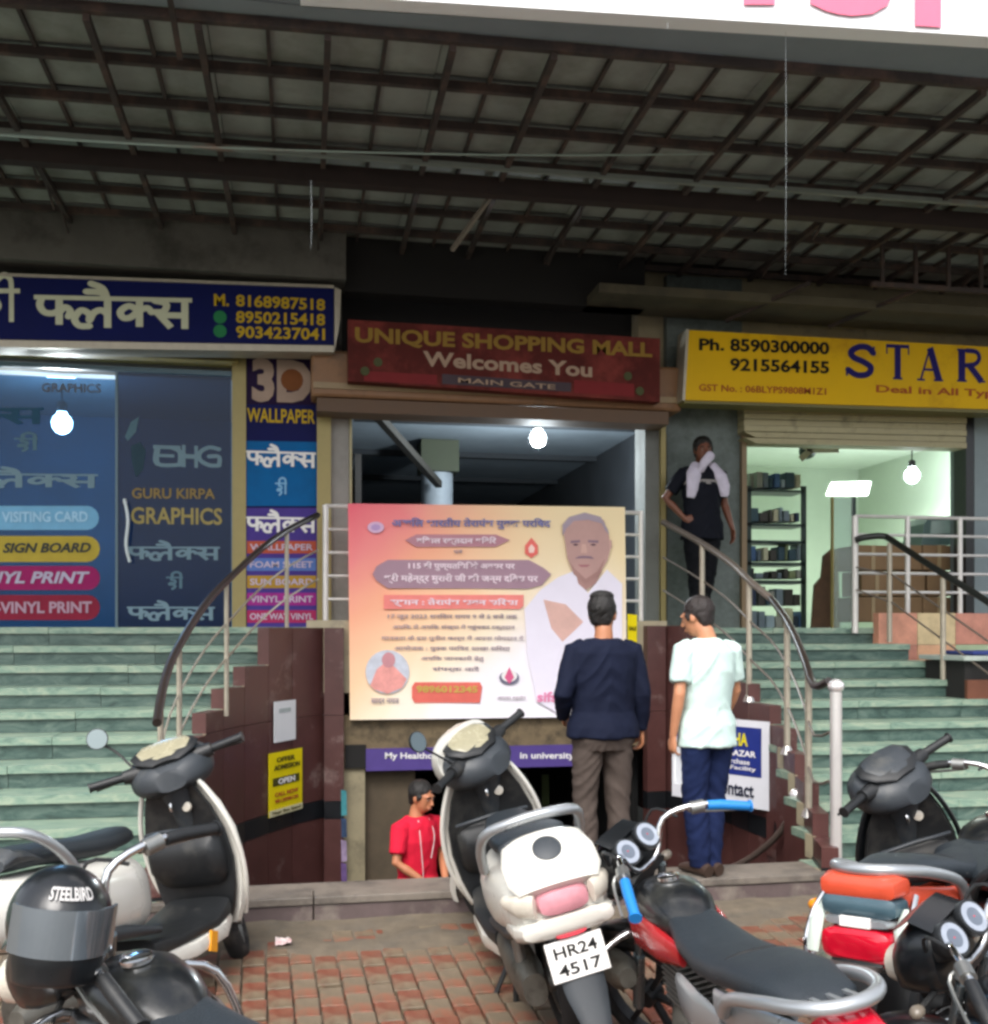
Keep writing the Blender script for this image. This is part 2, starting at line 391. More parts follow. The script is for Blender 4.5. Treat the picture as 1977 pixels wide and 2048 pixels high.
rest = {'paver_red': MB(), 'paver_grey': MB()}
cells = []
a0 = R(4)
for i in range(-28, 60):
    for jy in range(-3, 24):
        lx = i * PW; ly = 1.0 + jy * PL + (PL / 2 if i % 2 else 0)
        x = lx * math.cos(a0) - ly * math.sin(a0) * .6; y = ly + lx * math.sin(a0) * .3
        if not (-2.6 < x < 5.0 and 1.0 < y < YK - .12): continue
        c = band_col(i)
        if random.random() < .12: c = 'paver_grey' if c == 'paver_red' else 'paver_red'
        uu = CX + F_PX * math.tan(math.atan2(x, y) - TH); vv = HZ + F_PX * (CAMZ - gz(y)) / dep(x, y)
        vis = (190 < uu < 600 and vv < 1040) or (690 < uu < 850 and 880 < vv < 960)
        cells.append((0 if vis else 1, abs(uu - 400), x, y, c, random.uniform(-.004, .006), random.uniform(-.02, .02)))
cells.sort(key=lambda q: (q[0], q[1])); n_ind = 0
for vis, _, x, y, c, dz, tw in cells:
    if vis == 0 and n_ind < 290:
        o = bpy.data.objects.new('paver', random.choice(pm[c])); COL.objects.link(o); o.parent = pave
        o.location = (x, y, dz + gz(y)); o.rotation_euler = (tw * .6 + .05, tw * .4, a0 * .3 + tw); n_ind += 1
    else:
        b = random.choice(meshes); mb = rest[c]; off = len(mb.v)
        mb.v += [Vector((v.x + x, v.y + y, v.z + dz + gz(v.y + y))) for v in b.v]; mb.f += [tuple(q + off for q in f) for f in b.f]
for c, nm in (('paver_red', 'red_paver_field'), ('paver_grey', 'grey_paver_field')):
    o = rest[c].build(nm, M[c], pave); o['kind'] = 'stuff'
# dirt drifted against the kerb, slightly mounded
dm = MB(); nx, ny = 90, 12; vs = []; fs = []
for a in range(nx + 1):
    for b in range(ny + 1):
        x = -2.6 + a * 8.5 / nx; t = b / ny; y = YK - .85 + t * .86
        z = -.028 + gz(y) + .05 * t + .022 * noise.noise(Vector((x * 2.2, y * 4, 1))) + .010 * noise.noise(Vector((x * 9, y * 9, 4)))
        vs.append((x, y, z))
for a in range(nx):
    for b in range(ny):
        q = a * (ny + 1) + b; fs.append((q, q + ny + 1, q + ny + 2, q + 1))
dm.add(vs, fs); tag(dm.build('dirt_drift', M['dirt'], None, smooth=True), kind='stuff')
# kerb: face stones and top slab
kerb = tag(empty('kerb'), kind='structure')
x = -4.0
while x < 6.0:
    L = 1.02
    MB().box(x, x + L - .006, YK, YK + .14, -.1, .105).build('kerb_stone', M['kerb'], kerb, bevel=.008)
    MB().box(x, x + L - .006, YK - .012, YK + .15, .107, .15).build('kerb_slab', M['kerb_top'], kerb, bevel=.006)
    x += L
ap = MB(); ap.box(XU(157, 6) - .2, XU(820, 6) + .1, YK + .153, YK + .34, -.1, .146); tag(ap.build('entrance_ledge', M['kerb_top']), kind='structure')

# ---------------------------------------------------------------- stairs and platform
PZ, RH, PY0, TR = 1.64, .149, 9.01, .317
def stepY(k): return PY0 - TR * k
def stepZ(k): return PZ - RH * k
LU = {0: 322, 1: 290, 2: 266, 3: 242, 4: 221, 5: 203, 6: 192, 7: 181, 8: 171, 9: 163, 10: 157}
RU = {0: 663, 1: 688, 2: 712, 3: 733, 4: 750, 5: 771, 6: 785, 7: 796, 8: 805, 9: 814, 10: 823}
LX = {k: XU(u, stepY(k)) for k, u in LU.items()}; RX = {k: XU(u, stepY(k)) for k, u in RU.items()}
RO = {0: 877, 1: 909, 2: 950, 3: 1010, 4: 1060, 5: 1110}
def staircase(name, x0f, x1f, label):
    st = tag(empty(name), label, 'staircase')
    for k in range(0, 11):
        y0 = stepY(k); z = stepZ(k); a = x0f(k); b = x1f(k)
        yb = y0 + (TR if k else .9)
        n = max(1, int((b - a) / 1.05 + .5)); w = (b - a) / n
        for i in range(n):
            j = random.uniform(-.002, .002)
            MB().box(a + i * w + .002, a + (i + 1) * w - .002, y0 - .022, yb - .002, z - .052 + j, z + j).build('tread_slab', M['marble'], st)
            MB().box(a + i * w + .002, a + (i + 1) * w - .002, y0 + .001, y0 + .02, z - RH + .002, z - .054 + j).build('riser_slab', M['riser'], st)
        # core below
        MB().box(a + .004, b - .004, y0 + .022, yb, -.1, z - .056).build('step_core', M['brown_tile'], st)
    return st
def endcaps(st, side, X):
    for k in range(1, 11):
        x = X[k]; y0 = stepY(k); z = stepZ(k); x2 = x + side * .018; a, b = min(x, x2), max(x, x2)
        MB().box(a, b, y0 - .023, y0 + .085, z - RH - .0, z + .001).build('step_end_tile', M['cream'], st)
sl = staircase('stairs', lambda k: -7.5, lambda k: LX[k], 'wide green marble steps left of the basement entrance, behind the white scooter')
endcaps(sl, 1, LX)
sr = staircase('stairs', lambda k: RX[k], lambda k: (XU(RO[k], stepY(k)) if k in RO else 9.0), 'green marble steps right of the basement entrance, climbing to the yellow signed shop')
endcaps(sr, -1, RX)
rebase(sl); rebase(sr)
pf = tag(empty('platform'), kind='structure')
MB().box(-8, 12, PY0 + .9, 9.9, PZ - .25, PZ - .006).build('platform_slab', M['marble'], pf)
xa, xb = XU(342, 9.0), XU(645, 9.0)
MB().box(XU(322, 9.0) + .02, XU(661, 9.0) - .02, PY0, PY0 + .9, PZ - .25, PZ - .006).build('platform_slab', M['marble'], pf)
MB().box(xa - .3, xa + .16, PY0 - .03, PY0 - .002, PZ - .56, PZ + .06).build('edge_tile', M['cream'], pf)
MB().box(xb - .2, xb + .2, PY0 - .03, PY0 - .002, PZ - .56, PZ + .06).build('edge_tile', M['cream'], pf)

# curved brown tiled side walls of the basement well
def side_wall(X, side, label, extra, ks_top):
    w = tag(empty('curved_wall'), label, 'wall')
    pts = [(X[k], stepY(k) - .02, k) for k in range(10, -1, -1)] + extra
    for i in range(len(pts) - 1):
        (xa_, ya_, ka), (xb_, yb_, kb) = pts[i], pts[i + 1]
        top = ks_top(kb) - .004
        a = Vector((xa_ + side * .019, ya_, 0)); b = Vector((xb_ + side * .019, yb_, 0)); d = (b - a).normalized(); nrm = Vector((-d.y, d.x, 0)) * (-side)
        if nrm.x * side < 0: nrm = -nrm
        g_ = .003; a2 = a + d * g_; b2 = b - d * g_
        def piece(z0, z1, nm, m_, out):
            if z1 - z0 < .02: return
            t = nrm * out; q = -nrm * .1
            mb = MB(); mb.prism([a2 + t + Vector((0, 0, z0)), b2 + t + Vector((0, 0, z0)), b2 + t + Vector((0, 0, z1)), a2 + t + Vector((0, 0, z1))], q - t)
            mb.build(nm, m_, w)
        bz = .02 + .0 * i
        piece(-1.9, bz - .003, 'brown_panel', M['brown_tile'], .0)
        piece(bz, min(top, bz + .15), 'black_band_tile', M['black_tile'], .004)
        z = bz + .153
        if top > z: 
            m1 = z + .72
            piece(z, min(top, m1), 'brown_panel', M['brown_tile'], .0)
            if top > m1 + .03: piece(m1 + .004, top, 'brown_panel', M['brown_tile'], .001)
    return w
def topL(k): return PZ + .0 if k <= 1 else stepZ(k)
def topR(k): return PZ + .02 if k <= 0 else stepZ(k)
wl = side_wall(LX, 1, 'curved dark brown tiled wall under the left steps, a black band low on it', [(XU(342, 8.98), 8.98, -1)], topL)
wr = side_wall(RX, -1, 'curved dark brown tiled wall under the right steps behind the man in white', [(XU(645, 8.98), 8.98, -1)], topR)
rebase(wl); rebase(wr)
# basement well
well = tag(empty('basement_floor'), kind='structure')
MB().box(-1.2, 4.2, YK + .56, 7.2, -.95, -.83).build('landing', M['concrete'], well)
MB().box(-1.2, 4.6, 7.2, 14, -1.9, -1.8).build('floor_slab', M['concrete'], well)
MB().box(-1.2, 4.2, YK + .16, YK + .55, -1.8, -.102).build('retaining_wall', M['concrete'], well)
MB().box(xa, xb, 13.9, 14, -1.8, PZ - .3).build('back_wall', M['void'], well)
# entrance surround below the platform
ent = tag(empty('basement_entrance'), 'basement opening with a beige beam and purple lettered strip under the large banner', 'entrance')
def pbox(u0, u1, v0, v1, Y, th, name, m, parent, dy=0):
    a = P(u0, v0, Y); b = P(u1, v1, Y); z0, z1 = min(a.z, b.z), max(a.z, b.z)
    return MB().box(a.x, b.x, Y + dy, Y + dy + th, z0, z1).build(name, m, parent)
pbox(335, 652, 716, 745, 8.98, .35, 'beam', mat('beam_beige', '#6f6048', .8, var=.25, scale=5, col2='#413829', c2scale=4), ent)
pbox(344, 365, 745, 900, 9.0, .3, 'jamb', M['wall_cream'], ent)
pbox(365, 415, 768, 900, 9.1, .2, 'wall_panel', mat('basement_wall', '#54493a', .9, var=.25), ent)
pbox(345, 366, 745, 768, 8.96, .3, 'jamb_head', M['dark'], ent)
pbox(500, 503, 775, 840, 10.5, .03, 'door_frame', M['wall_cream'], ent)
pbox(542, 549, 775, 850, 11.5, .03, 'door_frame', mat('pale_green', '#56633f', .8), ent)
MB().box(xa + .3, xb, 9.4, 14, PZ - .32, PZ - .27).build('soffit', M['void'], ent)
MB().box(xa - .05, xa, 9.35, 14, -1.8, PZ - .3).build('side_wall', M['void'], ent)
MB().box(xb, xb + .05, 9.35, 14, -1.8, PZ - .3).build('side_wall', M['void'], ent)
rebase(ent)
ps = tag(empty('strip_sign'), 'narrow purple strip sign with white lettering above the basement door', 'sign')
M['purple'] = mat('purple_flex', '#4c3a80', .5, var=.1)
M['w_print'] = mat('white_print', '#e8e6e4', .5, var=.04)
pbox(366, 578, 749, 766, 8.95, .03, 'board', M['purple'], ps)
text_px('My Healthcare', 385, 760.5, 445, 760.5, 8, 8.95, M['w_print'], ps, .02)
text_px('in university', 520, 760.5, 574, 760.5, 8, 8.95, M['w_print'], ps, .02)
rebase(ps)

# ---------------------------------------------------------------- building front
YF = 9.6
bld = tag(empty('shopping_arcade'), 'shopping arcade front with granite and concrete piers around three lit shop openings', 'building')
ZC = 5.05
def col(u0, u1, name, m, v0=None, v1=None, Y=YF, th=.35):
    a = XU(u0, Y); b = XU(u1, Y)
    z1 = P((u0 + u1) / 2, v0, Y).z if v0 is not None else ZC; z0 = P((u0 + u1) / 2, v1, Y).z if v1 is not None else PZ - .006
    return MB().box(a, b, Y, Y + th, z0, z1).build(name, m, bld)
col(232, 246, 'door_post', M['frame_gold'], 348, None, 9.5, .3)
col(246, 317, 'pillar', M['concrete'], None, None, 9.56, .4)
col(317, 331, 'door_post', M['frame_gold'], 395, None, 9.45, .14)
col(331, 349, 'pillar', mat('pier_grey', '#8a8782', .7, var=.2, scale=5), 400, None, 9.5, .35)
col(349.5, 352, 'door_post', M['shutter_cream'], 400, None, 9.48, .1)
col(645, 660, 'door_post', M['wall_grey'], 400, None, 9.5, .3)
col(661, 666, 'door_post', M['frame_gold'], 400, None, 9.45, .2)
col(667, 742, 'pillar', M['granite'], None, None, 9.55, .4)
col(742, 747, 'door_post', mat('post_tan', '#7d6a50', .5, metal=.2), 400, None, 9.5, .2)
col(966, 974, 'door_post', M['black_tile'], 405, None, 9.5, .2)
col(974.5, 1060, 'pillar', mat('pier_bluegrey', '#7d8a8d', .6, var=.1), 410, None, 9.5, .4)
# upper wall zone behind the signs
MB().box(-8, XU(342, YF), YF + .05, YF + .4, 3.95, ZC + .3).build('lintel_wall', M['concrete'], bld)
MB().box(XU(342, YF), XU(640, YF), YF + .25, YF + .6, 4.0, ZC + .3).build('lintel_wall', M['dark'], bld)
MB().box(-8, 12, 10.3, 21, 4.37, 8).build('upper_floor', M['concrete'], bld)
MB().box(XU(640, YF), 12, YF + .05, YF + .4, 4.02, ZC + .3).build('lintel_wall', M['wall_cream'], bld)
# concrete drop beam at the back of the canopy (left) and pale slab edge (right)
MB().box(-8, XU(345, 9.3) , 9.1, 9.5, 4.66, ZC + .05).build('drop_beam', M['concrete'], bld)
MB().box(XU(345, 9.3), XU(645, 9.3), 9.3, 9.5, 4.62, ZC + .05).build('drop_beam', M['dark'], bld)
MB().box(XU(596, 9.0), 12, 8.9, 9.5, 4.62, 4.7).build('soffit_slab', mat('soffit_olive', '#5a5442', .9, var=.2, scale=2, col2='#454034', c2scale=1.5), bld)
for u in (800, 905):
    MB().bar((XU(u, 8.8), 8.6, 4.72), (XU(u, 8.8) - .5, 9.3, 4.55), .03, .03).build('bracket', M['canopy_beam'], bld)

# interiors ------------------------------------------------------
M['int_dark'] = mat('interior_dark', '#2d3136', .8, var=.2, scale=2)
M['int_ceiling'] = mat('interior_ceiling', '#8d99a3', .8, var=.15, scale=2)
M['int_blue'] = mat('interior_blue', '#3a6280', .8, var=.3, scale=1.5)
M['int_green'] = mat('interior_green', '#b4bfae', .8, var=.06, scale=2)
M['int_white'] = mat('interior_white', '#cfd8cc', .7, var=.05)
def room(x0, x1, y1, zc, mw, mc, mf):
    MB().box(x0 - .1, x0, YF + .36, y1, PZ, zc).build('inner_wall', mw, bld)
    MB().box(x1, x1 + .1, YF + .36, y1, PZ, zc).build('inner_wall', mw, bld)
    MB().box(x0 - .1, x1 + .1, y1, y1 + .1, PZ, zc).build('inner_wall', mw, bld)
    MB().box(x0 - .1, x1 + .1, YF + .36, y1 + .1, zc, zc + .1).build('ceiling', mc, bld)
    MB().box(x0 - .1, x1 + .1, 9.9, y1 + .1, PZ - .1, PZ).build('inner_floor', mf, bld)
room(-6.5, XU(240, 10), 13.5, 4.25, M['int_blue'], M['int_ceiling'], M['int_dark'])
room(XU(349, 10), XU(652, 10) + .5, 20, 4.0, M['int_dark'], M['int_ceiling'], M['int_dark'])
room(XU(745, 10), XU(985, 10) + 1.4, 15.0, 4.15, M['int_green'], M['int_white'], M['int_white'])
# mall corridor furniture: partition wall, round column, arches
MB().box(XU(352, 10.6), XU(352, 10.6) + .06, 10.0, 12.6, PZ, 3.3).build('glass_partition', mat('partition_dark', '#20272a', .25, var=.3), bld)
a = XU(352, 10.6)
MB().bar((a + .05, 10.0, 3.85), (a + 1.15, 12.6, 3.4), .08, .08).build('sloping_beam', mat('beam_tan', '#2b2823', .8), bld)
MB().lathe([(0, .2), (1.95, .2)], (XU(437, 13), 13, PZ), (0, 0, 1), 20).build('corridor_column', mat('column_pale', '#8b939b', .6), bld, smooth=True)
MB().box(XU(437, 13) - .22, XU(437, 13) + .25, 12.8, 13.3, 3.6, 3.99).build('column_head', mat('head_olive', '#3f4435', .8), bld)
pa = MB(); xc0 = XU(452, 15)
pa.prism([(xc0 + t * .26, 15 + t * .5, 3.4 - .03 * t * t) for t in range(0, 7)] + [(xc0 + t * .26, 15 + t * .5, PZ) for t in range(6, -1, -1)], (.12, 0, 0))
pa.build('curved_partition', mat('partition_brown', '#4d3f36', .8), bld)
for i in range(3):
    MB().box(XU(352, 12), XU(640, 12) + .8, 11.5 + i * 2.2, 11.62 + i * 2.2, 3.93, 3.998).build('ceiling_rib', M['int_dark'], bld)
def bulb(name, u, v, Y, r, cord, power, label, estr=25, col_=(0.85, .95, 1.0)):
    t = tag(empty(name), label, 'light bulb')
    c = P(u, v, Y)
    MB().lathe([(-r * 1.3, r * .45), (-r, r * .5), (-r * .7, r * .8), (-r * .2, r), (r * .4, r * .9), (r * .8, r * .6), (r, r * .15)], c, (0, 0, -1), 18).build('bulb_glass', mat('lamp_glow', '#ffffff', emit=(col_), estr=estr), t, smooth=True)
    MB().lathe([(0, r * .48), (r * .9, r * .5), (r * 1.1, r * .3)], c + Vector((0, 0, r * 1.2)), (0, 0, 1), 14).build('socket', M['dark'], t, smooth=True)
    MB().tube([c + Vector((0, 0, r * 2)), c + Vector((0, 0, r * 2 + cord))], .008).build('cord', M['dark'], t)
    ld = bpy.data.lights.new('bulb_light', 'POINT'); ld.energy = power; ld.color = col_; ld.shadow_soft_size = r * 1.5
    lo = bpy.data.objects.new('bulb_light', ld); COL.objects.link(lo); lo.location = c + Vector((0, -.02, -r * 2.4)); lo.parent = t
    return rebase(t)
bulb('light_bulb', 538, 439, 10.9, .085, .10, 110, 'glowing white bulb hanging in the mall corridor behind the big banner')
bulb('light_bulb', 62, 424, 11.2, .10, .2, 55, 'glowing bulb behind the left shop glass, the lower of two there')
bulb('light_bulb', 14, 360, 10.4, .09, .1, 26, 'small glowing lamp at the top left edge under the blue signboard')
bulb('light_bulb', 912, 476, 12.2, .09, .15, 30, 'round glowing bulb inside the right shop above the cardboard boxes')
pl = tag(empty('ceiling_panel_light'), 'flat slanting white panel light inside the right shop, left of its bulb', 'ceiling light')
quad_px([(828, 494), (833, 484), (870, 483), (866, 494)], 13.0, .05, 'diffuser', mat('panel_glow', '#ffffff', emit=(.95, 1, .95), estr=9), pl)
quad_px([(826, 496), (831, 482), (872, 481), (868, 496)], 13.055, .04, 'panel_frame', M['int_white'], pl)
rebase(pl)
ld = bpy.data.lights.new('panel_light', 'AREA'); ld.energy = 34; ld.size = 1.2; ld.color = (.93, 1, .9)
lo = bpy.data.objects.new('panel_light', ld); COL.objects.link(lo); lo.parent = pl; lo.location = (0, -.6, -.05)

# shutter housings ------------------------------------------------
def shutter(u0, u1, v0, v1, Y, m, label, lip=True):
    s = tag(empty('rolled_shutter'), label, 'shutter', )
    a = P(u0, v0, Y); b = P(u1, v1, Y); z1, z0 = a.z, b.z; n = 7; hh = (z1 - z0)
    for i in range(n):
        MB().box(a.x, b.x, Y + .01 * (i % 2), Y + .25, z0 + hh * i / n + .004, z0 + hh * (i + 1) / n).build('shutter_slat', m, s)
    if lip: MB().box(a.x - .05, b.x + .05, Y - .05, Y + .28, z0 - .06, z0 - .003).build('bottom_rail', M['dull_steel'], s)
    return s
s1 = shutter(-60, 238, 345, 362, 9.42, M['shutter_yellow'], 'rolled up yellow shutter under the blue signboard', False); rebase(s1)
s2 = tag(empty('rolled_shutter'), 'brown shutter box behind the red shopping mall sign', 'shutter')
a = P(311, 356, 9.25); b = P(682, 404, 9.25)
MB().box(a.x, b.x, 9.25, 9.6, P(500, 404, 9.25).z, P(500, 358, 9.25).z).build('shutter_box', M['shutter_brown'], s2, bevel=.03)
MB().box(a.x + .05, b.x - .15, 9.2, 9.5, P(500, 418, 9.2).z, P(500, 405, 9.2).z).build('guide_rail', mat('rail_tan', '#5c4430', .6), s2)
MB().box(a.x + .02, b.x - .02, 9.235, 9.249, P(500, 396, 9.25).z, P(500, 390, 9.25).z).build('trim', mat('trim_pale', '#96805f', .5), s2)
rebase(s2)
s3 = tag(empty('rolled_shutter'), 'cream corrugated rolled shutter under the yellow signboard', 'shutter')
n = 6
for i in range(n):
    t0 = i / n; va = 408 + 37 * t0; vb = 408 + 37 * (i + 1) / n
    quad_px([(744, va - 1), (966, va + 4), (966, vb + 3.4), (744 + (12 if i > 3 else 0), vb - 1.6)], 9.4, .2, 'shutter_slat', M['shutter_cream'], s3, proud=.012 * (i % 2))
rebase(s3)

# ---------------------------------------------------------------- signboards
M['navy'] = mat('navy_flex', '#08124f', .6, var=.15, scale=2, spec=.15)
M['cream_print'] = mat('cream_print', '#c9cbb0', .5, var=.05)
M['yellow_print'] = mat('yellow_print', '#c3a229', .5, var=.05)
M['green_print'] = mat('green_print', '#2d7d4e', .5)
sb = tag(empty('signboard'), 'navy blue signboard with cream Hindi lettering and yellow phone numbers above left shop', 'signboard')
YS = 9.15
quad_px([(-80, 273), (334, 288), (334, 345), (-80, 338)], YS, .22, 'board', M['navy'], sb)
quad_px([(-80, 338.5), (334, 345.5), (334, 352), (-80, 346)], YS - .015, .25, 'bottom_frame', M['dull_steel'], sb)
quad_px([(334.5, 287), (341, 290), (340, 320), (334.5, 352)], YS - .01, .24, 'side_frame', M['dull_steel'], sb)
quad_px([(-80, 270), (334, 285), (334, 288), (-80, 273)], YS - .012, .24, 'top_frame', M['dull_steel'], sb)
hindi_px(FLEX, 34, 328.5, 192, 331, 49, YS, M['cream_print'], sb, .2)
hindi_px([([(0, 1), (.9, 1)], .15), [(.55, 1), (.55, 0)], [(.55, 1), (.5, 1.38), (.2, 1.5), (-.2, 1.2)], [(-.4, .6), (-.1, .7), (.05, .5), (-.2, .3)]], -14, 322, 20, 322, 50, YS, M['cream_print'], sb, .2)
text_px('M.', 214, 306, 229, 306.5, 12, YS, M['yellow_print'], sb, .03)
text_px('8168987518', 236, 306.5, 325, 311, 12, YS, M['yellow_print'], sb, .025)
text_px('8950215418', 236, 323, 325, 326, 12, YS, M['yellow_print'], sb, .025)
text_px('9034237041', 236, 338, 325, 340.5, 12, YS, M['yellow_print'], sb, .025)
for vv in (317, 331):
    c = P(220, vv, YS - .006); MB().lathe([(0, .055), (.012, .055)], c, (0, 1, 0), 16).build('phone_badge', M['green_print'], sb)
rebase(sb)

ms = tag(empty('signboard'), 'faded maroon signboard reading UNIQUE SHOPPING MALL Welcomes You over the middle entrance', 'signboard')
YM = 9.1
M['maroon'] = mat('maroon_flex', '#55231f', .7, spec=.15, var=.2, col2='#7a3630', c2scale=2)
M['gold_print'] = mat('gold_print', '#927334', .5, var=.1)
M['pink_print'] = mat('faded_pink_print', '#a98f7a', .5, var=.1)
M['red_print'] = mat('faded_red_print', '#7a2a2c', .5, var=.1)
quad_px([(348, 319.5), (660, 338.5), (660, 402), (348, 381)], YM, .12, 'board', M['maroon'], ms)
text_px('UNIQUE SHOPPING MALL', 355, 345, 652, 360, 18, YM, M['gold_print'], ms, .035)
text_px('Welcomes You', 423, 366, 592, 377.5, 15, YM, M['pink_print'], ms, .03)
quad_px([(364, 371), (437, 375), (437, 385), (364, 381)], YM, .01, 'print_block', M['red_print'], ms, .004)
quad_px([(442, 374), (571, 383), (571, 392), (442, 384)], YM, .01, 'print_block', mat('grey_print', '#4a3f45', .5), ms, .004)
quad_px([(574, 380), (634, 384), (634, 397), (574, 393)], YM, .01, 'print_block', M['red_print'], ms, .004)
text_px('MAIN GATE', 458, 383, 555, 390, 5, YM, M['pink_print'], ms, .01, .016)
for (u, v) in ((365, 371), (378, 362), (640, 391), (628, 376)):
    c = P(u, v, YM - .012); MB().lathe([(0, .04), (.008, .04)], c, (0, 1, 0), 10).build('flower_print', mat('olive_print', '#4e5136', .6), ms)
rebase(ms)

ys = tag(empty('signboard'), 'yellow signboard with navy STAR lettering and black phone numbers above right shop', 'signboard')
YY = 9.1
M['yellow_flex'] = mat('yellow_flex', '#dcae00', .5, spec=.2, var=.06, scale=1.5, col2='#b07f08', c2scale=.8, c2amt=.3)
M['black_print'] = mat('black_print', '#1a1a18', .5, var=.02)
M['navy_print'] = mat('navy_print', '#241f63', .5, var=.03)
quad_px([(689, 330), (1080, 352), (1080, 412), (685, 400)], YY, .2, 'board', M['yellow_flex'], ys)
quad_px([(684.5, 400.5), (1080, 412.5), (1080, 416), (684.5, 403)], YY - .01, .22, 'bottom_frame', mat('frame_olive', '#6b6330', .5), ys)
quad_px([(686.5, 329), (689, 329.3), (685, 400.5), (682.5, 400)], YY - .01, .22, 'side_frame', M['dull_steel'], ys)
text_px('Ph.', 699, 350.5, 724, 351, 12, YY, M['black_print'], ys, .03)
text_px('8590300000', 730, 351.5, 829, 355, 13, YY, M['black_print'], ys, .03)
text_px('9215564155', 730, 371, 829, 374, 13, YY, M['black_print'], ys, .03)
text_px('GST No. : 06BLYPS9808M1Z1', 699, 391, 826, 395, 7, YY, mat('brick_print', '#a3512b', .5), ys, .012)
text_px('Deal in All Types', 876, 394.5, 1010, 400, 9.5, YY, mat('brick_print', '#a3512b', .5), ys, .02)
def serif(kind):
    if kind == 'S': return [([(.95, 1.0), (.95, .72)], .06), ([(.93, .78), (.75, .96), (.45, .97), (.2, .8), (.28, .62), (.6, .48), (.85, .3), (.75, .08), (.4, .03), (.1, .2)], .2), ([(.06, .28), (.06, 0)], .06)]
    if kind == 'T': return [([(0, .95), (1, .95)], .1), ([(.03, .98), (.03, .72)], .05), ([(.97, .98), (.97, .72)], .05), ([(.5, .95), (.5, .04)], .26), ([(.3, .03), (.7, .03)], .06)]
    if kind == 'A': return [([(.5, 1), (.14, .03)], .07), ([(.5, 1), (.86, .03)], .25), ([(.0, .03), (.3, .03)], .06), ([(.66, .03), (1.02, .03)], .06), ([(.25, .34), (.7, .34)], .07)]
    return [([(.22, .98), (.22, .03)], .25), ([(.05, .97), (.5, .97)], .06), ([(.05, .03), (.4, .03)], .06), ([(.4, .95), (.75, .92), (.86, .73), (.7, .55), (.35, .5)], .14), ([(.5, .5), (.95, .03)], .2), ([(.8, .03), (1.08, .03)], .06)]
for L_, u0, u1, vb in (('S', 845, 876, 378), ('T', 886, 909, 379), ('A', 917, 943, 381), ('R', 957, 985, 383)):
    me = stroke_mesh(serif(L_), .2); a = P(u0, vb, YY); b = P(u1, vb + 1, YY)
    place_flat(me, a, b, 35 * dep(a.x, YY) / F_PX, 'lettering', M['navy_print'], ys, .004)
rebase(ys)

# canopy ----------------------------------------------------------
cp = tag(empty('canopy'), 'dark steel framed canopy with grey roofing sheets over the whole shop front', 'canopy')
CZ = 5.05
SK = -.035
def cy(Y, X): return Y + SK * (X - 1.2) * max(0, (9.4 - Y) / 3.4)
rx = [-4.6 + .68 * i for i in range(18)]
py = [5.98, 6.5, 7.02, 7.52, 8.02, 8.5, 8.98, 9.42]
for i, y in enumerate(py):
    MB().bar((-5.2, cy(y, -5.2), CZ), (8.0, cy(y, 8.0), CZ - .02 * (i == 3)), .042, .055).build('purlin', M['canopy_beam'], cp)
MB().bar((-5.2, cy(7.72, -5.2), CZ - .1), (8, cy(7.72, 8), CZ - .1), .1, .13).build('main_beam', mat('main_beam', '#2c211d', .7, var=.3), cp)
MB().bar((-5.2, cy(7.45, -5.2), CZ - .07), (8, cy(7.45, 8), CZ - .07), .035, .035).build('conduit', mat('conduit_grey', '#7b837c', .5, col2='#8a5a48', c2scale=1.2, c2amt=.2), cp)
for i, x in enumerate(rx):
    x2 = x + .04 * (i % 3 - 1)
    MB().bar((x2, cy(5.98, x), CZ - .045), (x2 + .02, 9.4, CZ - .05), .038, .05).build('rafter', M['canopy_beam'], cp)
    # low web members below the rafter
    if i % 3 == 1:
        for j in range(3): MB().bar((x2, 7.85 + j * .5, CZ - .06), (x2, 8.1 + j * .5, CZ - .15), .016, .016).build('strut', M['canopy_beam'], cp)
for i in range(len(rx) - 1):
    for j in range(len(py) - 1):
        for h in range(2):
            xa_ = rx[i] + .34 * h; xb_ = xa_ + .335; ya_ = py[j] + .02; yb_ = py[j + 1] - .02
            zz = CZ + .05 + random.uniform(0, .012)
            tl = random.uniform(-.006, .006)
            mb = MB(); mb.add([(xa_, cy(ya_, xa_), zz), (xb_, cy(ya_, xb_), zz + tl), (xb_, cy(yb_, xb_), zz), (xa_, cy(yb_, xa_), zz - tl),
                              (xa_, cy(ya_, xa_), zz + .02), (xb_, cy(ya_, xb_), zz + .02), (xb_, cy(yb_, xb_), zz + .02), (xa_, cy(yb_, xa_), zz + .02)],
                             [(0, 1, 2, 3), (7, 6, 5, 4), (0, 4, 5, 1), (1, 5, 6, 2), (2, 6, 7, 3), (3, 7, 4, 0)])
            mb.build('roof_sheet', M['canopy_sheet'], cp)
for i in range(len(rx) - 1):
    x = rx[i] + .34
    MB().bar((x, cy(6.0, x), CZ + .03), (x, 9.4, CZ + .03), .022, .03).build('sheet_seam', M['canopy_beam'], cp)
MB().box(-5.3, 9, 6.05, 9.7, CZ + .09, CZ + .16).build('roof_deck', M['dark'], cp)
mb = MB(); mb.prism([(-5.2, 5.92, CZ + .02), (XU(300, 5.75), 5.86, CZ + .02), (XU(1075, 5.38), 5.51, CZ + .02), (8.0, 5.45, CZ + .02), (8.0, cy(5.93, 8), CZ + .02), (-5.2, cy(5.93, -5.2) + .01, CZ + .02)], (0, 0, .04))
mb.build('front_soffit', M['canopy_plain'], cp)
MB().bar(P(497, 188, 7.8), P(452, 250, 8.3), .03, .03).build('stay_rod', mat('rod_pale', '#7d7468', .5), cp)
MB().bar((XU(180, 6.3), 5.6, CZ - .02), (XU(182, 6.4), 6.3, CZ - .1), .03, .03).build('front_bracket', M['canopy_beam'], cp)
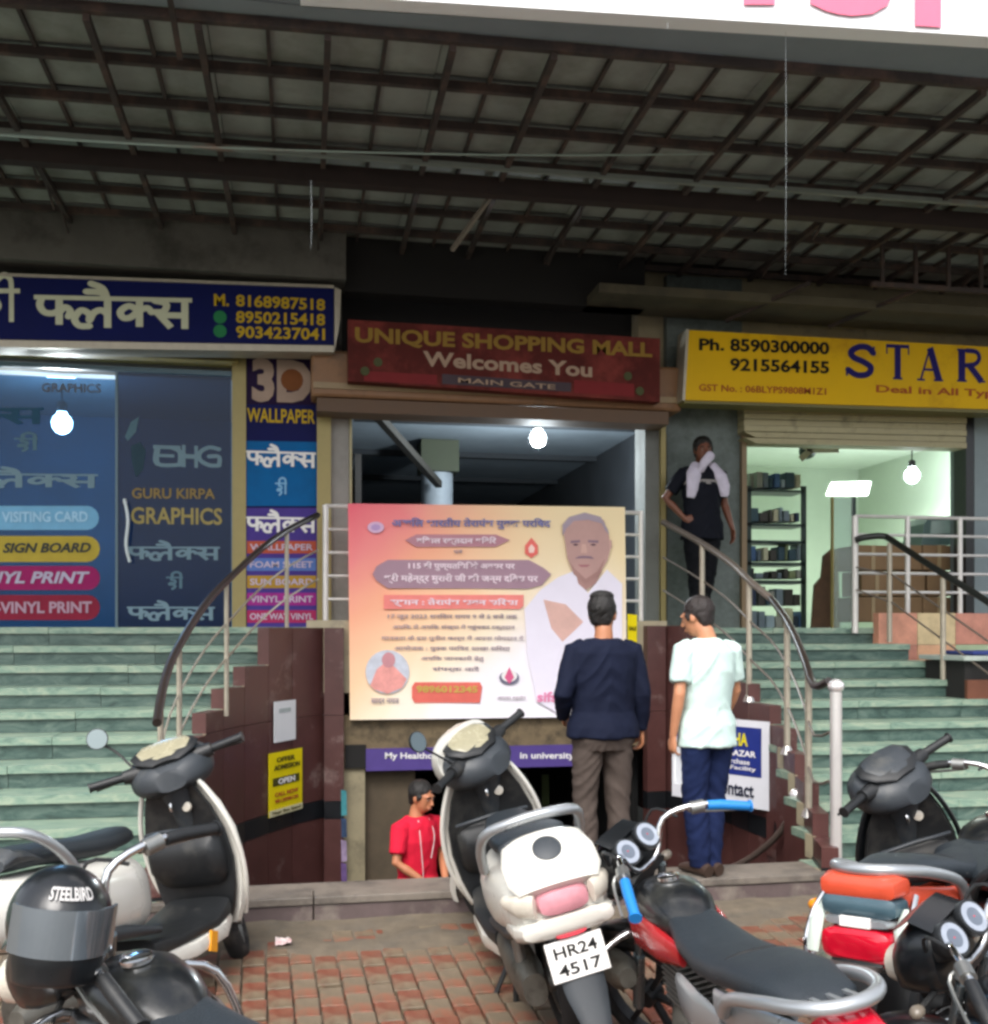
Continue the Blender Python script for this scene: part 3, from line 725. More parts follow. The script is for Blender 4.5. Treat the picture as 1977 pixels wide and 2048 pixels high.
# end truss at the right
for i in range(6):
    x = 5.0 + .32 * i
    MB().bar((x, 8.3, CZ - .05), (x, 8.3, CZ - .42), .03, .03).build('truss_web', M['canopy_beam'], cp)
MB().bar((4.9, 8.3, CZ - .42), (7, 8.3, CZ - .42), .04, .04).build('truss_chord', M['canopy_beam'], cp)
rebase(cp)
wsn = tag(empty('signboard'), 'huge white signboard with pink letters along the canopy front, seen from below', 'signboard')
M['white_flex'] = mat('white_flex', '#f4f4f6', .35, var=.02)
M['pink_flex'] = mat('pink_letter', '#e07a94', .4, var=.04)
A = Vector((XU(300, 5.75), 5.75, CZ + .02)); B = Vector((XU(1075, 5.38), 5.38, CZ + .02))
mb = MB(); mb.prism([A, B, B + Vector((0, 0, 1.5)), A + Vector((0, 0, 1.5))], (.004, .12, 0)); mb.build('board', M['white_flex'], wsn)
mb = MB(); mb.prism([Vector((-5.2, 5.8, CZ + .02)), A, A + Vector((0, 0, 1.5)), Vector((-5.2, 5.8, CZ + 1.5))], (0, .1, 0)); mb.build('side_board', M['canopy_plain'], wsn)
dd = (B - A)
def onboard(u):
    t = 0.5
    for _ in range(20):
        p = A + dd * t; uu = CX + F_PX * math.tan(math.atan2(p.x, p.y) - TH); t += (u - uu) / 775
    return A + dd * t
for body, u0, u1, v, h in (('A', 675, 775 - 0, 7, .5), ('S', 808, 892, 14.5, .5), ('I', 914, 940, 27, .52)):
    a = onboard(u0); b = onboard(u1)
    for p in (a, b): p.z = CAMZ + (HZ - v) * dep(p.x, p.y) / F_PX
    b.z = a.z if body != 'S' else a.z
    if body == 'A':
        a = onboard(743); b = onboard(774); 
        for p in (a, b): p.z = CAMZ + (HZ - 6) * dep(p.x, p.y) / F_PX
        body = 'I'
    place_flat(text_mesh(body, .06 if body == 'S' else .01, .004), a, b, h, 'lettering', M['pink_flex'], wsn, .012)
rebase(wsn)
# ---------------------------------------------------------------- railings
def rail_curve(U, kmin=0, kmax=10, dh=.96):
    return [Vector((XU(U[k], stepY(k)), stepY(k), stepZ(k) + dh)) for k in range(kmin, kmax + 1)]
LRail = {0: 318, 1: 291, 2: 269, 3: 250, 4: 232, 5: 213, 6: 197, 7: 183, 8: 170, 9: 162, 10: 157}
lr = tag(empty('stair_railing'), 'curved steel railing with dark handrail on the left steps beside the big banner', 'railing')
c = rail_curve(LRail); MB().tube(c, .026, 10, 3).build('handrail', M['rail_dark'], lr, smooth=True)
for k in (9.3, 7.3, 4.3, 1.2):
    i = int(k); t = k - i; q = c[i].lerp(c[i + 1], t)
    MB().tube([q, q - Vector((0, 0, .96 - .03 * 0))], .017, 8).build('baluster', M['dull_steel'], lr, smooth=True)
for dh in (.3, .55):
    MB().tube([p - Vector((0, 0, dh)) for p in c], .008, 6, 2).build('mid_rail', M['dull_steel'], lr, smooth=True)
rebase(lr)
rr_ = tag(empty('stair_railing'), 'curved steel railing with brown handrail on the right steps behind the man in white', 'railing')
c = rail_curve(RU)
c[10] = P(829, 681, 5.95)
MB().tube(c[:6], .028, 10, 3).build('handrail', M['rail_brown'], rr_, smooth=True)
MB().tube(c[5:], .026, 10, 3).build('handrail', M['rail_dark'], rr_, smooth=True)
for k in (1.6, 3.95, 6.2, 8.4):
    i = int(k); t = k - i; q = c[i].lerp(c[i + 1], t)
    MB().tube([q, q - Vector((0, 0, .96))], .024, 8).build('baluster', M['dull_steel'], rr_, smooth=True)
    MB().lathe([(0, .05), (.03, .04), (.06, .024)], q - Vector((0, 0, .965)), (0, 0, 1), 10).build('base_flange', M['steel'], rr_, smooth=True)
for dh in (.32, .62):
    MB().tube([p - Vector((0, 0, dh)) for p in c], .009, 6, 2).build('mid_rail', M['rail_brown'], rr_, smooth=True)
rebase(rr_)
nw = tag(empty('newel_post'), 'stout steel newel post with ball top at the foot of the right steps', 'post')
t0 = P(836, 692, 5.88)
MB().tube([Vector((t0.x, t0.y, .12)), t0], .036, 16).build('shaft', mat('newel_steel', '#d2cfcc', .3, metal=.5, var=.03, scale=1.5), nw, smooth=True)
MB().ell(t0 + Vector((0, 0, .035)), .05, .05, .045).build('ball_finial', mat('finial', '#f2eff0', .15, metal=.6), nw, smooth=True)
MB().lathe([(0, .06), (.02, .05), (.05, .04)], (t0.x, t0.y, .151), (0, 0, 1), 16).build('base_flange', M['steel'], nw, smooth=True)
rebase(nw)
pr = tag(empty('platform_railing'), 'straight steel railing on the platform edge behind the big banner', 'railing')
YR = 9.02
for u in (325.5, 641):
    q = P(u, 505 if u < 400 else 511, YR); MB().tube([Vector((q.x, YR, PZ)), q], .024, 10).build('post', mat('rail_white', '#d5d1cc', .35, metal=.3), pr, smooth=True)
for i in range(5):
    a = P(325.5, 506 + i * 23.3, YR); b = P(641, 512 + i * 22.5, YR)
    b.z = a.z
    MB().tube([a, b], .019 if i == 0 else .013, 8).build('cross_bar', MATS['rail_white'], pr, smooth=True)
rebase(pr)
# well handrail on the right wall
hr = tag(empty('wall_handrail'), 'low curved handrail with a steel ball end running down the right basement wall', 'railing')
q0 = P(796, 797, 6.75); q1 = P(726, 870, 7.5)
MB().tube([q0, P(789, 818, 6.85), P(775, 838, 7.0), P(752, 857, 7.25), q1, P(700, 880, 7.8)], .024, 10, 4).build('handrail', mat('rail_taupe', '#5d5049', .4, metal=.2), hr, smooth=True)
MB().ell(q0 + Vector((0, 0, .015)), .045, .045, .045).build('ball_end', MATS['finial'], hr, smooth=True)
MB().tube([q0 + Vector((0, 0, -.01)), q0 + Vector((0, 0, -.3))], .028, 10).build('end_sleeve', M['rail_dark'], hr, smooth=True)
MB().tube([q0 + Vector((-.04, 0, -.32)), q0 + Vector((.06, .02, -.33))], .012, 8).build('wall_bracket', M['steel'], hr, smooth=True)
rebase(hr)
# upper right landing railing, second handrail, tiled block and table
ur = tag(empty('landing_railing'), 'straight pale steel railing with five bars in front of the right shop boxes', 'railing')
YU = 8.95
for u, w in ((855, .03), (907.5, .024), (960, .024)):
    q = P(u, 516 + (u - 855) * .02, YU); bz = P(u, 614, YU); MB().tube([Vector((bz.x, YU, PZ - .05)), q], w, 10).build('post', MATS['rail_white'], ur, smooth=True)
for i, v in enumerate((516, 534.5, 554, 573, 592)):
    a = P(855, v, YU); b = P(1040, v, YU); b.z = a.z; MB().tube([a, b], .017 if i == 0 else .014, 8).build('cross_bar', MATS['rail_white'], ur, smooth=True)
rebase(ur)
dr = tag(empty('stair_railing'), 'black handrail with thin steel posts sloping down at the far right', 'railing')
Y1 = 8.6
h = [P(856, 540, 8.9), P(864, 537.5, 8.85), P(882, 536, 8.8), P(893, 541, 8.7), P(931, 566, 8.2), P(988, 602, 7.6), P(1040, 640, 7.0)]
MB().tube(h, .03, 10, 4).build('handrail', mat('rail_black', '#1b1e1c', .35), dr, smooth=True)
for (u, v0, v1, Y) in ((889.5, 543, 642, 8.73), (943, 578, 680, 8.06), (1000, 612, 740, 7.45)):
    MB().tube([P(u, v0, Y), P(u, v1, Y)], .024, 8).build('baluster', M['dull_steel'], dr, smooth=True)
for dv in (34, 62):
    MB().tube([P(856, 540 + dv * .8, 8.9), P(893, 541 + dv, 8.7), P(988, 602 + dv * 1.15, 7.6), P(1040, 640 + dv * 1.25, 7.0)], .009, 6).build('mid_rail', MATS['rail_brown'], dr, smooth=True)
rebase(dr)
blk = tag(empty('tiled_block'), 'salmon and cream tiled block beside the right steps below the landing railing', 'block')
cols_ = ['#c98d74', '#c9b48a', '#b97f6c', '#cfa07c', '#9fb08e']
a = P(877, 613, 8.93); x = a.x
zt = a.z; k = 0
while x < 8.2:
    for j in range(4):
        z1 = zt - j * .3
        MB().box(x, x + .395, 8.9, 9.0, z1 - .296, z1).build('wall_tile', mat('salmon_%d' % ((k + j * 2) % 5), cols_[(k + j * 2) % 5], .4, var=.25, scale=8), blk)
    x += .4; k += 1
rebase(blk)
tb = tag(empty('display_table'), 'brown counter with a blue cloth strip at the far right beside the steps', 'table')
mb = MB(); mb.box(XU(946, 8.0), 8.6, 7.75, 8.4, 1.36, 1.40); mb.build('top', mat('counter_top', '#a9b3ac', .4), tb, bevel=.006)
MB().box(XU(950, 8.0), 8.6, 7.8, 8.35, .9, 1.355).build('side', M['dark'], tb)
MB().box(XU(966, 7.78), 8.6, 7.76, 7.795, .72, 1.2).build('front_panel', mat('counter_brown', '#6b3f2c', .6, var=.25), tb)
MB().box(XU(962, 8.0), 8.6, 7.85, 8.25, 1.403, 1.44).build('cloth', mat('cloth_blue', '#2b3a78', .8, var=.3), tb, bevel=.015)
rebase(tb)

# ---------------------------------------------------------------- right shop contents
sh = tag(empty('display_rack'), 'dark metal rack of stacked goods inside the right shop beside the door post', 'shelf rack')
YH = 10.6
M['rack'] = mat('rack_metal', '#1f3230', .5)
def bx(u0, u1, v0, v1, Y, th, name, m, parent, bev=0.0):
    a = P(u0, v0, Y); b = P(u1, v1, Y); return MB().box(min(a.x, b.x), max(a.x, b.x), Y, Y + th, min(a.z, b.z), max(a.z, b.z)).build(name, m, parent, bevel=bev)
for u in (747, 802):
    bx(u, u + 4.5, 486, 640, YH, .03, 'upright', M['rack'], sh)
for v in (489, 523, 540, 562, 580):
    bx(747, 806, v, v + 3.6, YH, .35, 'shelf', M['rack'], sh)
gc = ['#8fa0ab', '#3f5f8a', '#b7b59a', '#22303f', '#2f4a57', '#3d3a36', '#6d7b86', '#1d2b4a', '#7f8b64', '#2a2f33', '#8d8f88']
random.seed(5)
for (v, n, hmax) in ((488, 6, 17), (522, 7, 15), (561, 7, 17), (579, 6, 11), (606, 6, 20), (628, 6, 20)):
    u = 750
    while u < 800:
        w = random.uniform(3, 9); h_ = random.uniform(.5, 1) * hmax
        hx = random.choice(gc)
        bx(u, min(u + w, 801), v - h_, v - .3, YH + random.uniform(.02, .12), .2, 'packed_goods', mat('goods_' + hx[1:], hx, .6, var=.2), sh, .008)
        u += w + random.uniform(.3, 2)
rebase(sh)
def thing_box(u0, u1, v0, v1, Y, th, name, label, cat, m, extra=None):
    t = tag(empty(name), label, cat)
    bx(u0, u1, v0, v1, Y, th, 'shell', m, t, .01)
    if extra: extra(t)
    return rebase(t)
dp = tag(empty('door_leaf'), 'worn brown wooden board standing beside the right shop doorway', 'board')
quad_px([(815, 585), (822, 577), (824, 556), (832, 549), (834, 628), (812, 628)], 10.3, .04, 'panel', mat('door_brown', '#5d4431', .7, var=.3, scale=9), dp)
quad_px([(834.3, 549), (838, 549), (840, 628), (834.3, 628)], 10.3, .05, 'edge', mat('door_edge', '#93854f', .7), dp)
rebase(dp)
gd = tag(empty('glass_door'), 'pale glass door panel left of the landing railing in the right shop', 'door')
bx(834, 853, 497, 628, 9.75, .02, 'pane', glass_mat('clear_pane', (.85, .93, .9), .25, (.6, .68, .66)), gd)
bx(853.5, 856, 497, 628, 9.74, .04, 'frame', M['rack'], gd)
bx(832.5, 833.8, 497, 628, 9.74, .04, 'frame', MATS['door_edge'], gd)
rebase(gd)
M['carton'] = mat('carton', '#8a6f50', .8, var=.12, scale=5)
M['carton_tape'] = mat('carton_tape', '#a9946f', .5)
bi = 0
places = ['bottom left', 'bottom middle', 'bottom right', 'second row left', 'second row middle', 'second row right', 'top row left', 'top row middle', 'top row right']
for r in range(3):
    for cc in range(3):
        u0 = 857 + cc * 33 + (r % 2) * 3; t = tag(empty('cardboard_box'), 'brown cardboard box behind the landing railing, %s of the pile' % places[bi], 'box', 'cartons stacked behind the landing railing'); bi += 1
        v1 = 622 - r * 26; a = P(u0, v1 - 25, 9.9 + .03 * ((r + cc) % 2)); b = P(u0 + 32, v1, 9.9)
        MB().box(a.x, b.x, 9.9, 10.3, b.z, a.z).build('carton', M['carton'], t, bevel=.006)
        MB().box((a.x + b.x) / 2 - .02, (a.x + b.x) / 2 + .02, 9.892, 9.899, b.z, a.z).build('tape', M['carton_tape'], t)
        rebase(t)
ch = tag(empty('office_machine'), 'blue grey machine on top of the cardboard boxes in the right shop', 'machine')
mb = MB(); y = 10.0
poly = [(921, 545), (924, 524), (930, 517), (952, 516), (958, 522), (960, 545)]
quad_px(poly, y, .35, 'body_shell', mat('machine_grey', '#5e7573', .4), ch)
quad_px([(932, 521), (950, 520), (953, 533), (931, 534)], y - .02, .018, 'lid', mat('machine_light', '#a9bdb8', .3), ch)
rebase(ch)
fan = tag(empty('wall_fan'), 'small fan fixed high on the green wall inside right shop', 'fan')
q = P(811, 450, 11)
MB().lathe([(0, .04), (.05, .09), (.12, .09), (.16, .04)], q, (0, 1, 0), 14).build('motor', MATS['rack'] if 'rack' in MATS else M['rack'], fan, smooth=True)
for k in range(3):
    an = 2.1 * k + .1; MB().bar(q + Vector((0, -.01, 0)), q + Vector((.34 * math.cos(an), -.01, .12 * math.sin(an))), .07, .012, up=(0, 1, 0)).build('blade', M['dull_steel'], fan)
rebase(fan)

# ---------------------------------------------------------------- left shop glass and prints
YG = 9.5
M['shopglass'] = glass_mat('shop_glass', (.50, .74, .95), .40, (.008, .04, .095))
M['shopglass2'] = glass_mat('shop_glass_b', (.35, .5, .7), .58, (.012, .025, .06))
gl = tag(empty('glass_shopfront'), 'dark blue glass shopfront of the left shop covered with Hindi and PRINT lettering', 'shopfront')
bx(-60, 115, 372, 634, YG, .012, 'pane', M['shopglass'], gl)
bx(118, 231, 372, 634, YG, .012, 'pane', M['shopglass2'], gl)
bx(115.2, 117.8, 372, 634, YG - .01, .03, 'frame', mat('frame_bluegrey', '#50636c', .4, metal=.4), gl)
bx(-60, 231.5, 363, 371.5, YG - .02, .06, 'top_frame', mat('frame_blue2', '#3f5a68', .4), gl)
bx(-60, 8, 630, 640, YG - .05, .06, 'sill', M['cream'], gl)
wp = mat('frosted_print', '#6f8792', .6, var=.06)
wpd = mat('frosted_print_dim', '#55707c', .6, var=.06)
hindi_px(FLEX, -50, 488, 98, 489, 22, YG, wp, gl, .2)
hindi_px(HI, 14, 452, 38, 452, 20, YG, wpd, gl, .2)
hindi_px(FLEX, -130, 426, 44, 425, 26, YG, mat('ghost_print', '#2b4d63', .6), gl, .2)
text_px('GRAPHICS', 42, 392, 101, 393, 9, YG, mat('ghost_tan', '#5e5d60', .6), gl, .02)
def pill(u0, u1, v0, v1, m):
    q = []
    rr = (v1 - v0) / 2; cv = (v0 + v1) / 2
    for k in range(9): t = -math.pi / 2 + math.pi * k / 8; q.append((u1 - rr + rr * math.cos(t), cv + rr * math.sin(t)))
    q += [(u0, v1), (u0, v0)]
    quad_px(q, YG, .003, 'print_pill', m, gl, .004)
pill(-30, 99, 506, 530, mat('pill_blue', '#6fa3c4', .5)); pill(-30, 100, 536, 562, mat('pill_yellow', '#a8943a', .5))
pill(-30, 100, 566, 590, mat('pill_magenta', '#8b1f57', .5)); pill(-30, 100, 595, 620, mat('pill_red', '#7d2136', .5))
text_px('BILL BOOK / VISITING CARD', -70, 523, 88, 522, 11, YG, mat('pill_t1', '#9dc3dc', .5), gl, .03, .009)
text_px('SIGN BOARD', 3, 553, 91, 552.5, 10, YG, mat('pill_t2', '#3a3d3a', .5), gl, .03, .009, shear=.25)
text_px('VINYL PRINT', -30, 583.5, 90, 583.5, 12, YG, mat('pill_t3', '#a7a0b4', .5), gl, .03, .009, shear=.25)
text_px('ONE WAY-VINYL PRINT', -80, 614, 92, 613, 12, YG, mat('pill_t4', '#a58898', .5), gl, .03, .009)
lg = wp
for st, u0, u1 in (([([(0, .95), (.9, .95)], .2), ([(.15, .95), (.15, .05), (.95, .05)], .2), ([(.2, .5), (.7, .5)], .16), [(.6, .95), (.9, .7), (.9, .05)]], 153, 185), ([[(.1, 1), (.1, 0)], ([(.1, .5), (.8, .5)], .2), [(.8, 1), (.8, 0)]], 182, 198),
                   ([([(.95, .9), (.5, .97), (.1, .7), (.1, .3), (.5, .05), (.95, .05)], .2), ([(.95, .05), (.95, .5), (.5, .5)], .2)], 197, 222)):
    hindi_px(st, u0, 467, u1, 468, 22, YG, lg, gl, .2, .005)
q = [(129 + 9 * math.cos(t), 440 + 13 * math.sin(t)) for t in [k * .5 for k in range(13)]][:12]
quad_px([(125, 437), (131, 422), (139, 417), (136, 432), (128, 441)], YG, .003, 'print_shape', wpd, gl, .005)
quad_px([(131, 446), (140, 442), (146, 450), (143, 470), (136, 478), (132, 462)], YG, .003, 'print_shape', mat('ghost_face', '#2f4450', .6), gl, .005)
text_px('GURU KIRPA', 132, 498.5, 215, 499, 10.5, YG, mat('gold_ghost', '#8b7440', .6), gl, .02)
text_px('GRAPHICS', 131, 524, 222, 525, 17, YG, mat('gold_ghost2', '#9b8c55', .6), gl, .02)
hindi_px(FLEX, 127, 561, 220, 561, 21, YG, wp, gl, .2); hindi_px(HI, 166, 590, 183, 590, 19, YG, wpd, gl, .2); hindi_px(FLEX, 127, 621, 215, 621, 21, YG, wp, gl, .2)
rebase(gl)
hd = tag(empty('door_handle_bar'), 'thin curved white door handle on the left shop glass', 'handle')
MB().tube([P(124.5, 499, 9.42), P(128, 520, 9.40), P(126, 545, 9.40), P(130, 562, 9.42)], .014, 8, 4).build('grip', mat('handle_white', '#c9d1d4', .3), hd, smooth=True)
MB().box(P(124.5, 501, 9.42).x - .012, P(124.5, 501, 9.42).x + .012, 9.42, 9.49, P(124.5, 503, 9.42).z, P(124.5, 500, 9.42).z).build('mount', M['steel'], hd)
rebase(hd)

# pillar poster (wallpaper advertisement)
pp = tag(empty('pillar_poster'), 'tall blue advertising poster reading WALLPAPER on the pillar right of left shop', 'poster')
YP = 9.52
def pq(pts, m, proud=.004, name='print_block'): return quad_px(pts, YP, .003, name, m, pp, proud)
quad_px([(244, 352), (317, 354), (317, 628), (247, 628)], YP, .03, 'board', mat('poster_navy', '#15184d', .35, var=.1), pp)
pq([(245, 441), (317, 442), (317, 506), (245.5, 506)], mat('poster_blue', '#0c5c96', .4))
pq([(245, 353), (317, 355), (317, 405), (245, 404)], mat('poster_plum', '#231336', .4))
pq([(245.5, 508), (317, 508), (317, 628), (247, 628)], mat('poster_violet', '#4a3a86', .4))
text_px('3D', 252, 402, 312, 404, 44, YP, mat('three_d', '#a58f80', .4), pp, .05, .009)
MB().lathe([(0, .1), (.01, .1)], P(292, 380, YP - .012), (0, 1, 0), 16).build('print_ball', mat('fruit_print', '#7a4a2a', .5), pp)
text_px('WALLPAPER', 247, 422, 315, 424, 14, YP, M['yellow_print'], pp, .02, .006)
hindi_px(FLEX, 246, 467, 316, 469, 24, YP, M['w_print'], pp, .2, .009); hindi_px(HI, 275, 496, 287, 496, 19, YP, mat('pale_blue_print', '#7fb0d4', .5), pp, .2, .009)
hindi_px(FLEX, 246, 533, 316, 534, 24, YP, M['w_print'], pp, .2, .009)
for i, (cc, tt) in enumerate((('#b4553f', 'WALLPAPER'), ('#5c79b8', 'FOAM SHEET'), ('#b08a35', 'SUN BOARD'), ('#9c2f86', 'VINYL PRINT'), ('#a8305e', 'ONE WAY VINYL'))):
    v = 541 + i * 17.3
    pq([(247, v), (316, v), (316, v + 12.5), (247, v + 12.5)], mat('strip_' + cc[1:], cc, .5), .008)
    text_px(tt, 250, v + 9.5, 313, v + 9.5, 6.5, YP, mat('strip_text', '#c4b6c9', .5), pp, .02, .013)
rebase(pp)

# ---------------------------------------------------------------- large banner
bn = tag(empty('flex_banner'), 'big pink and orange event banner with a portrait tied to the platform railing', 'banner')
YB = 8.9
def banner_mat():
    m = mat('banner_print', '#ffffff', .45, var=.02)
    n = m.node_tree.nodes; l = m.node_tree.links; b = n['Principled BSDF']
    tc = n.new('ShaderNodeTexCoord'); sx = n.new('ShaderNodeSeparateXYZ'); l.new(tc.outputs['Generated'], sx.inputs[0])
    def math_(op, a, c):
        q = n.new('ShaderNodeMath'); q.operation = op
        for i, x in enumerate((a, c)):
            if isinstance(x, (int, float)): q.inputs[i].default_value = x
            else: l.new(x, q.inputs[i])
        return q.outputs[0]
    nz = n.new('ShaderNodeTexNoise'); nz.inputs['Scale'].default_value = 2.5; l.new(tc.outputs['Generated'], nz.inputs[0])
    k = math_('ADD', math_('ADD', math_('MULTIPLY', sx.outputs[0], .62), math_('MULTIPLY', math_('SUBTRACT', 1.0, sx.outputs[2]), .52)), math_('MULTIPLY', math_('SUBTRACT', nz.outputs['Fac'], .5), .16))
    cr = n.new('ShaderNodeValToRGB'); l.new(k, cr.inputs[0]); e = cr.color_ramp.elements
    e[0].position = 0; e[0].color = (*hexc('#f0707f'), 1); e[1].position = .74; e[1].color = (*hexc('#f8f4fa'), 1)
    for p, h in ((.16, '#f59290'), (.30, '#f8b292'), (.46, '#fbd3ab'), (.58, '#faE9cd')):
        q = cr.color_ramp.elements.new(p); q.color = (*hexc(h), 1)
    # yellow wash at the top right
    yl = math_('MULTIPLY', math_('GREATER_THAN', 2, 1), math_('POWER', math_('MAXIMUM', math_('SUBTRACT', math_('ADD', sx.outputs[0], math_('MULTIPLY', sx.outputs[2], .7)), .85), 0.0), 1.0))
    yl = math_('MINIMUM', math_('MULTIPLY', yl, 1.5), 1.0)
    mx = n.new('ShaderNodeMix'); mx.data_type = 'RGBA'; l.new(yl, mx.inputs['Factor']); l.new(cr.outputs[0], mx.inputs[6]); mx.inputs[7].default_value = (*hexc('#f5e0b4'), 1)
    l.new(mx.outputs[2], b.inputs['Base Color']); return m
bp_ = [(348, 503.5), (625, 507), (627, 716.5), (350, 720)]
# gently rippled sheet
nx, ny = 28, 20; vs = []; fs = []
for j in range(ny + 1):
    for i in range(nx + 1):
        s = i / nx; t = j / ny
        u = (348 + 277 * s) * (1 - t) + (350 + 277 * s) * t; v = (503.5 + 3.5 * s) * (1 - t) + (720 - 3.5 * s) * t
        p = P(u, v, YB); p.y += .006 * math.sin(s * 9 + t * 2) * (.4 + t) + .006 * noise.noise(Vector((s * 5, t * 4, 0)))
        vs.append(p)
nn = len(vs); 
for j in range(ny):
    for i in range(nx):
        q = j * (nx + 1) + i; fs.append((q, q + nx + 1, q + nx + 2, q + 1))
vs2 = vs + [p + Vector((0, .006, 0)) for p in vs]; fs2 = fs + [tuple(reversed([q + nn for q in f])) for f in fs]
mb = MB(); mb.add(vs2, fs2); mb.build('sheet', banner_mat(), bn, smooth=True)
def bq(pts, m, proud=.016, name='print_shape'): return quad_px(pts, YB, .002, name, m, bn, proud)
def bpx(x, y): return ((680 + x / 3.153) / 2, (990 + y / 3.153) / 2)     # crop pixels of the banner close-up -> picture
def bpts(l_): return [bpx(*q) for q in l_]
def oval(cx_, cy_, rx_, ry_, n=24): return [(cx_ + rx_ * math.cos(2 * math.pi * k / n), cy_ + ry_ * math.sin(2 * math.pi * k / n)) for k in range(n)]
skin_p = mat('print_skin', '#bf9a93', .5, var=.08); hair_p = mat('print_hair', '#a99aa6', .5, var=.05); shirt_p = mat('print_shirt', '#ece6f3', .5, var=.03)
bq(bpts([(1160, 720), (1260, 600), (1370, 520), (1470, 480), (1560, 620), (1680, 470), (1775, 560), (1775, 1300), (1380, 1380), (1240, 1300), (1180, 1000)]), shirt_p, .016)
bq(bpts([(1280, 660), (1420, 690), (1530, 800), (1470, 860), (1400, 925), (1330, 840)]), mat('print_arm', '#dcb3a8', .5), .0185)
bq(bpts([(1480, 480), (1650, 470), (1610, 560), (1545, 600), (1500, 560)]), mat('print_neck', '#b08a84', .5), .0185)
bq(bpts([(1405, 220), (1430, 150), (1560, 118), (1660, 160), (1690, 250), (1705, 330), (1680, 420), (1620, 510), (1545, 560), (1480, 500), (1430, 400)]), skin_p, .021)
bq(bpts([(1400, 260), (1398, 190), (1440, 140), (1540, 112), (1640, 140), (1685, 220), (1692, 250), (1668, 225), (1645, 180), (1560, 158), (1470, 165), (1422, 215)]), hair_p, .0235)
bq(bpts([(1450, 290), (1510, 285), (1510, 300), (1450, 306)]), mat('print_brow', '#8f7684', .5), .0235)
bq(bpts([(1560, 285), (1625, 288), (1625, 304), (1560, 300)]), MATS['print_brow'], .0235)
bq(bpts([(1475, 402), (1500, 388), (1535, 384), (1580, 388), (1600, 404), (1545, 400)]), MATS['print_brow'], .0235)
bq(bpts([(1520, 310), (1545, 312), (1556, 368), (1512, 368)]), mat('print_nose', '#cda79c', .5), .0235)
bq(bpts([(1462, 315), (1480, 308), (1502, 315), (1482, 322)]), mat('print_eye', '#5f4a55', .5), .0235)
bq(bpts([(1570, 315), (1592, 308), (1614, 316), (1592, 322)]), MATS['print_eye'], .0235)
bq(bpts([(1692, 290), (1708, 285), (1710, 330), (1696, 350)]), MATS['print_nose'], .0235)
bq(bpts([(1440, 420), (1480, 470), (1545, 530), (1620, 480), (1665, 400), (1640, 500), (1545, 560), (1470, 500)]), mat('print_shade', '#ab857f', .5), .0225)
bq(bpts([(1495, 440), (1575, 440), (1555, 455), (1515, 455)]), mat('print_lip', '#a97479', .5), .0235)
mv = mat('print_mauve', '#b98792', .5, var=.05); mv2 = mat('print_mauve2', '#a98a98', .5, var=.05); rd_ = mat('print_coral', '#ef8b84', .5)
bq(bpts([(410, 285), (480, 250), (980, 250), (1070, 285), (980, 328), (480, 328)]), mv)
bq(bpts([(205, 500), (230, 450), (300, 410), (1190, 410), (1280, 460), (1330, 500), (1270, 570), (1180, 592), (300, 588), (230, 540)]), mv2)
bq(bpts([(275, 630), (1155, 630), (1155, 700), (1130, 720), (275, 720)]), rd_)
bq(bpts([(1205, 270), (1245, 320), (1245, 370), (1205, 398), (1165, 370), (1165, 320)]), mat('print_drop', '#e8736b', .5))
bq(bpts([(1205, 310), (1225, 335), (1220, 365), (1190, 365), (1185, 335)]), mat('print_drop2', '#f6d3c8', .5), .019)
bq(bpts(oval(298, 1115, 138, 138)), mat('print_round', '#c7cbd6', .5, var=.2, scale=9))
bq(bpts([(190, 1200), (230, 1100), (290, 1050), (340, 1080), (420, 1160), (390, 1215), (300, 1253), (215, 1225)]), mat('print_robe', '#e8a19a', .5, var=.2, scale=12), .0185)
bq(bpts(oval(305, 1040, 42, 48)), mat('print_face2', '#c98f95', .5), .021)
bq(bpts([(470, 1180), (880, 1180), (895, 1210), (880, 1310), (470, 1310), (452, 1280), (452, 1210)]), mat('print_badge', '#dd6f63', .5, var=.1))
bq(bpts(oval(1065, 1150, 62, 44)), mat('print_ring', '#6c6a80', .5)); bq(bpts(oval(1065, 1140, 50, 38)), M['w_print'], .0185)
bq(bpts([(1065, 1085), (1095, 1150), (1065, 1190), (1035, 1150)]), mat('print_pink', '#d8648c', .5), .021)
bq(bpts(oval(225, 205, 52, 36)), mat('print_emblem', '#d7b4cf', .5)); bq(bpts(oval(225, 205, 30, 20)), mat('print_emblem2', '#b99ac6', .5), .0185)
tp = mat('print_text_violet', '#8f76a8', .5); tg = mat('print_text_grey', '#a1909c', .5); tw_ = mat('print_text_white', '#f3dfe8', .5); tb_ = mat('print_text_blue', '#7f7fae', .5)
def bt(body, x0, x1, y, h, m, bold=.02, proud=.0215):
    a = bpx(x0, y); b = bpx(x1, y + (x1 - x0) * .003); text_px(body, a[0], a[1], b[0], b[1], h / 6.306, YB, m, bn, bold, proud)
bt('अखिल भारतीय तेरापंथ युवक परिषद', 325, 1325, 215, 72, tb_, .03)
bt('विशाल रक्तदान शिविर', 480, 985, 318, 56, tw_, .03)
bt('एवं', 715, 770, 372, 28, tg)
bt('115 वीं पुण्यतिथि के अवसर पर', 430, 1100, 478, 58, tw_, .03)
bt('श्री महेन्द्र मुरारी जी की जन्म दिवस पर', 275, 1245, 560, 66, tw_, .03)
bt('स्थान : तेरापंथ भवन सिरसा', 315, 1120, 705, 56, tw_, .03)
bt('17 जून 2023 शनिवार समय 9 से 5 बजे तक', 300, 1115, 785, 40, tg, .015, .0185)
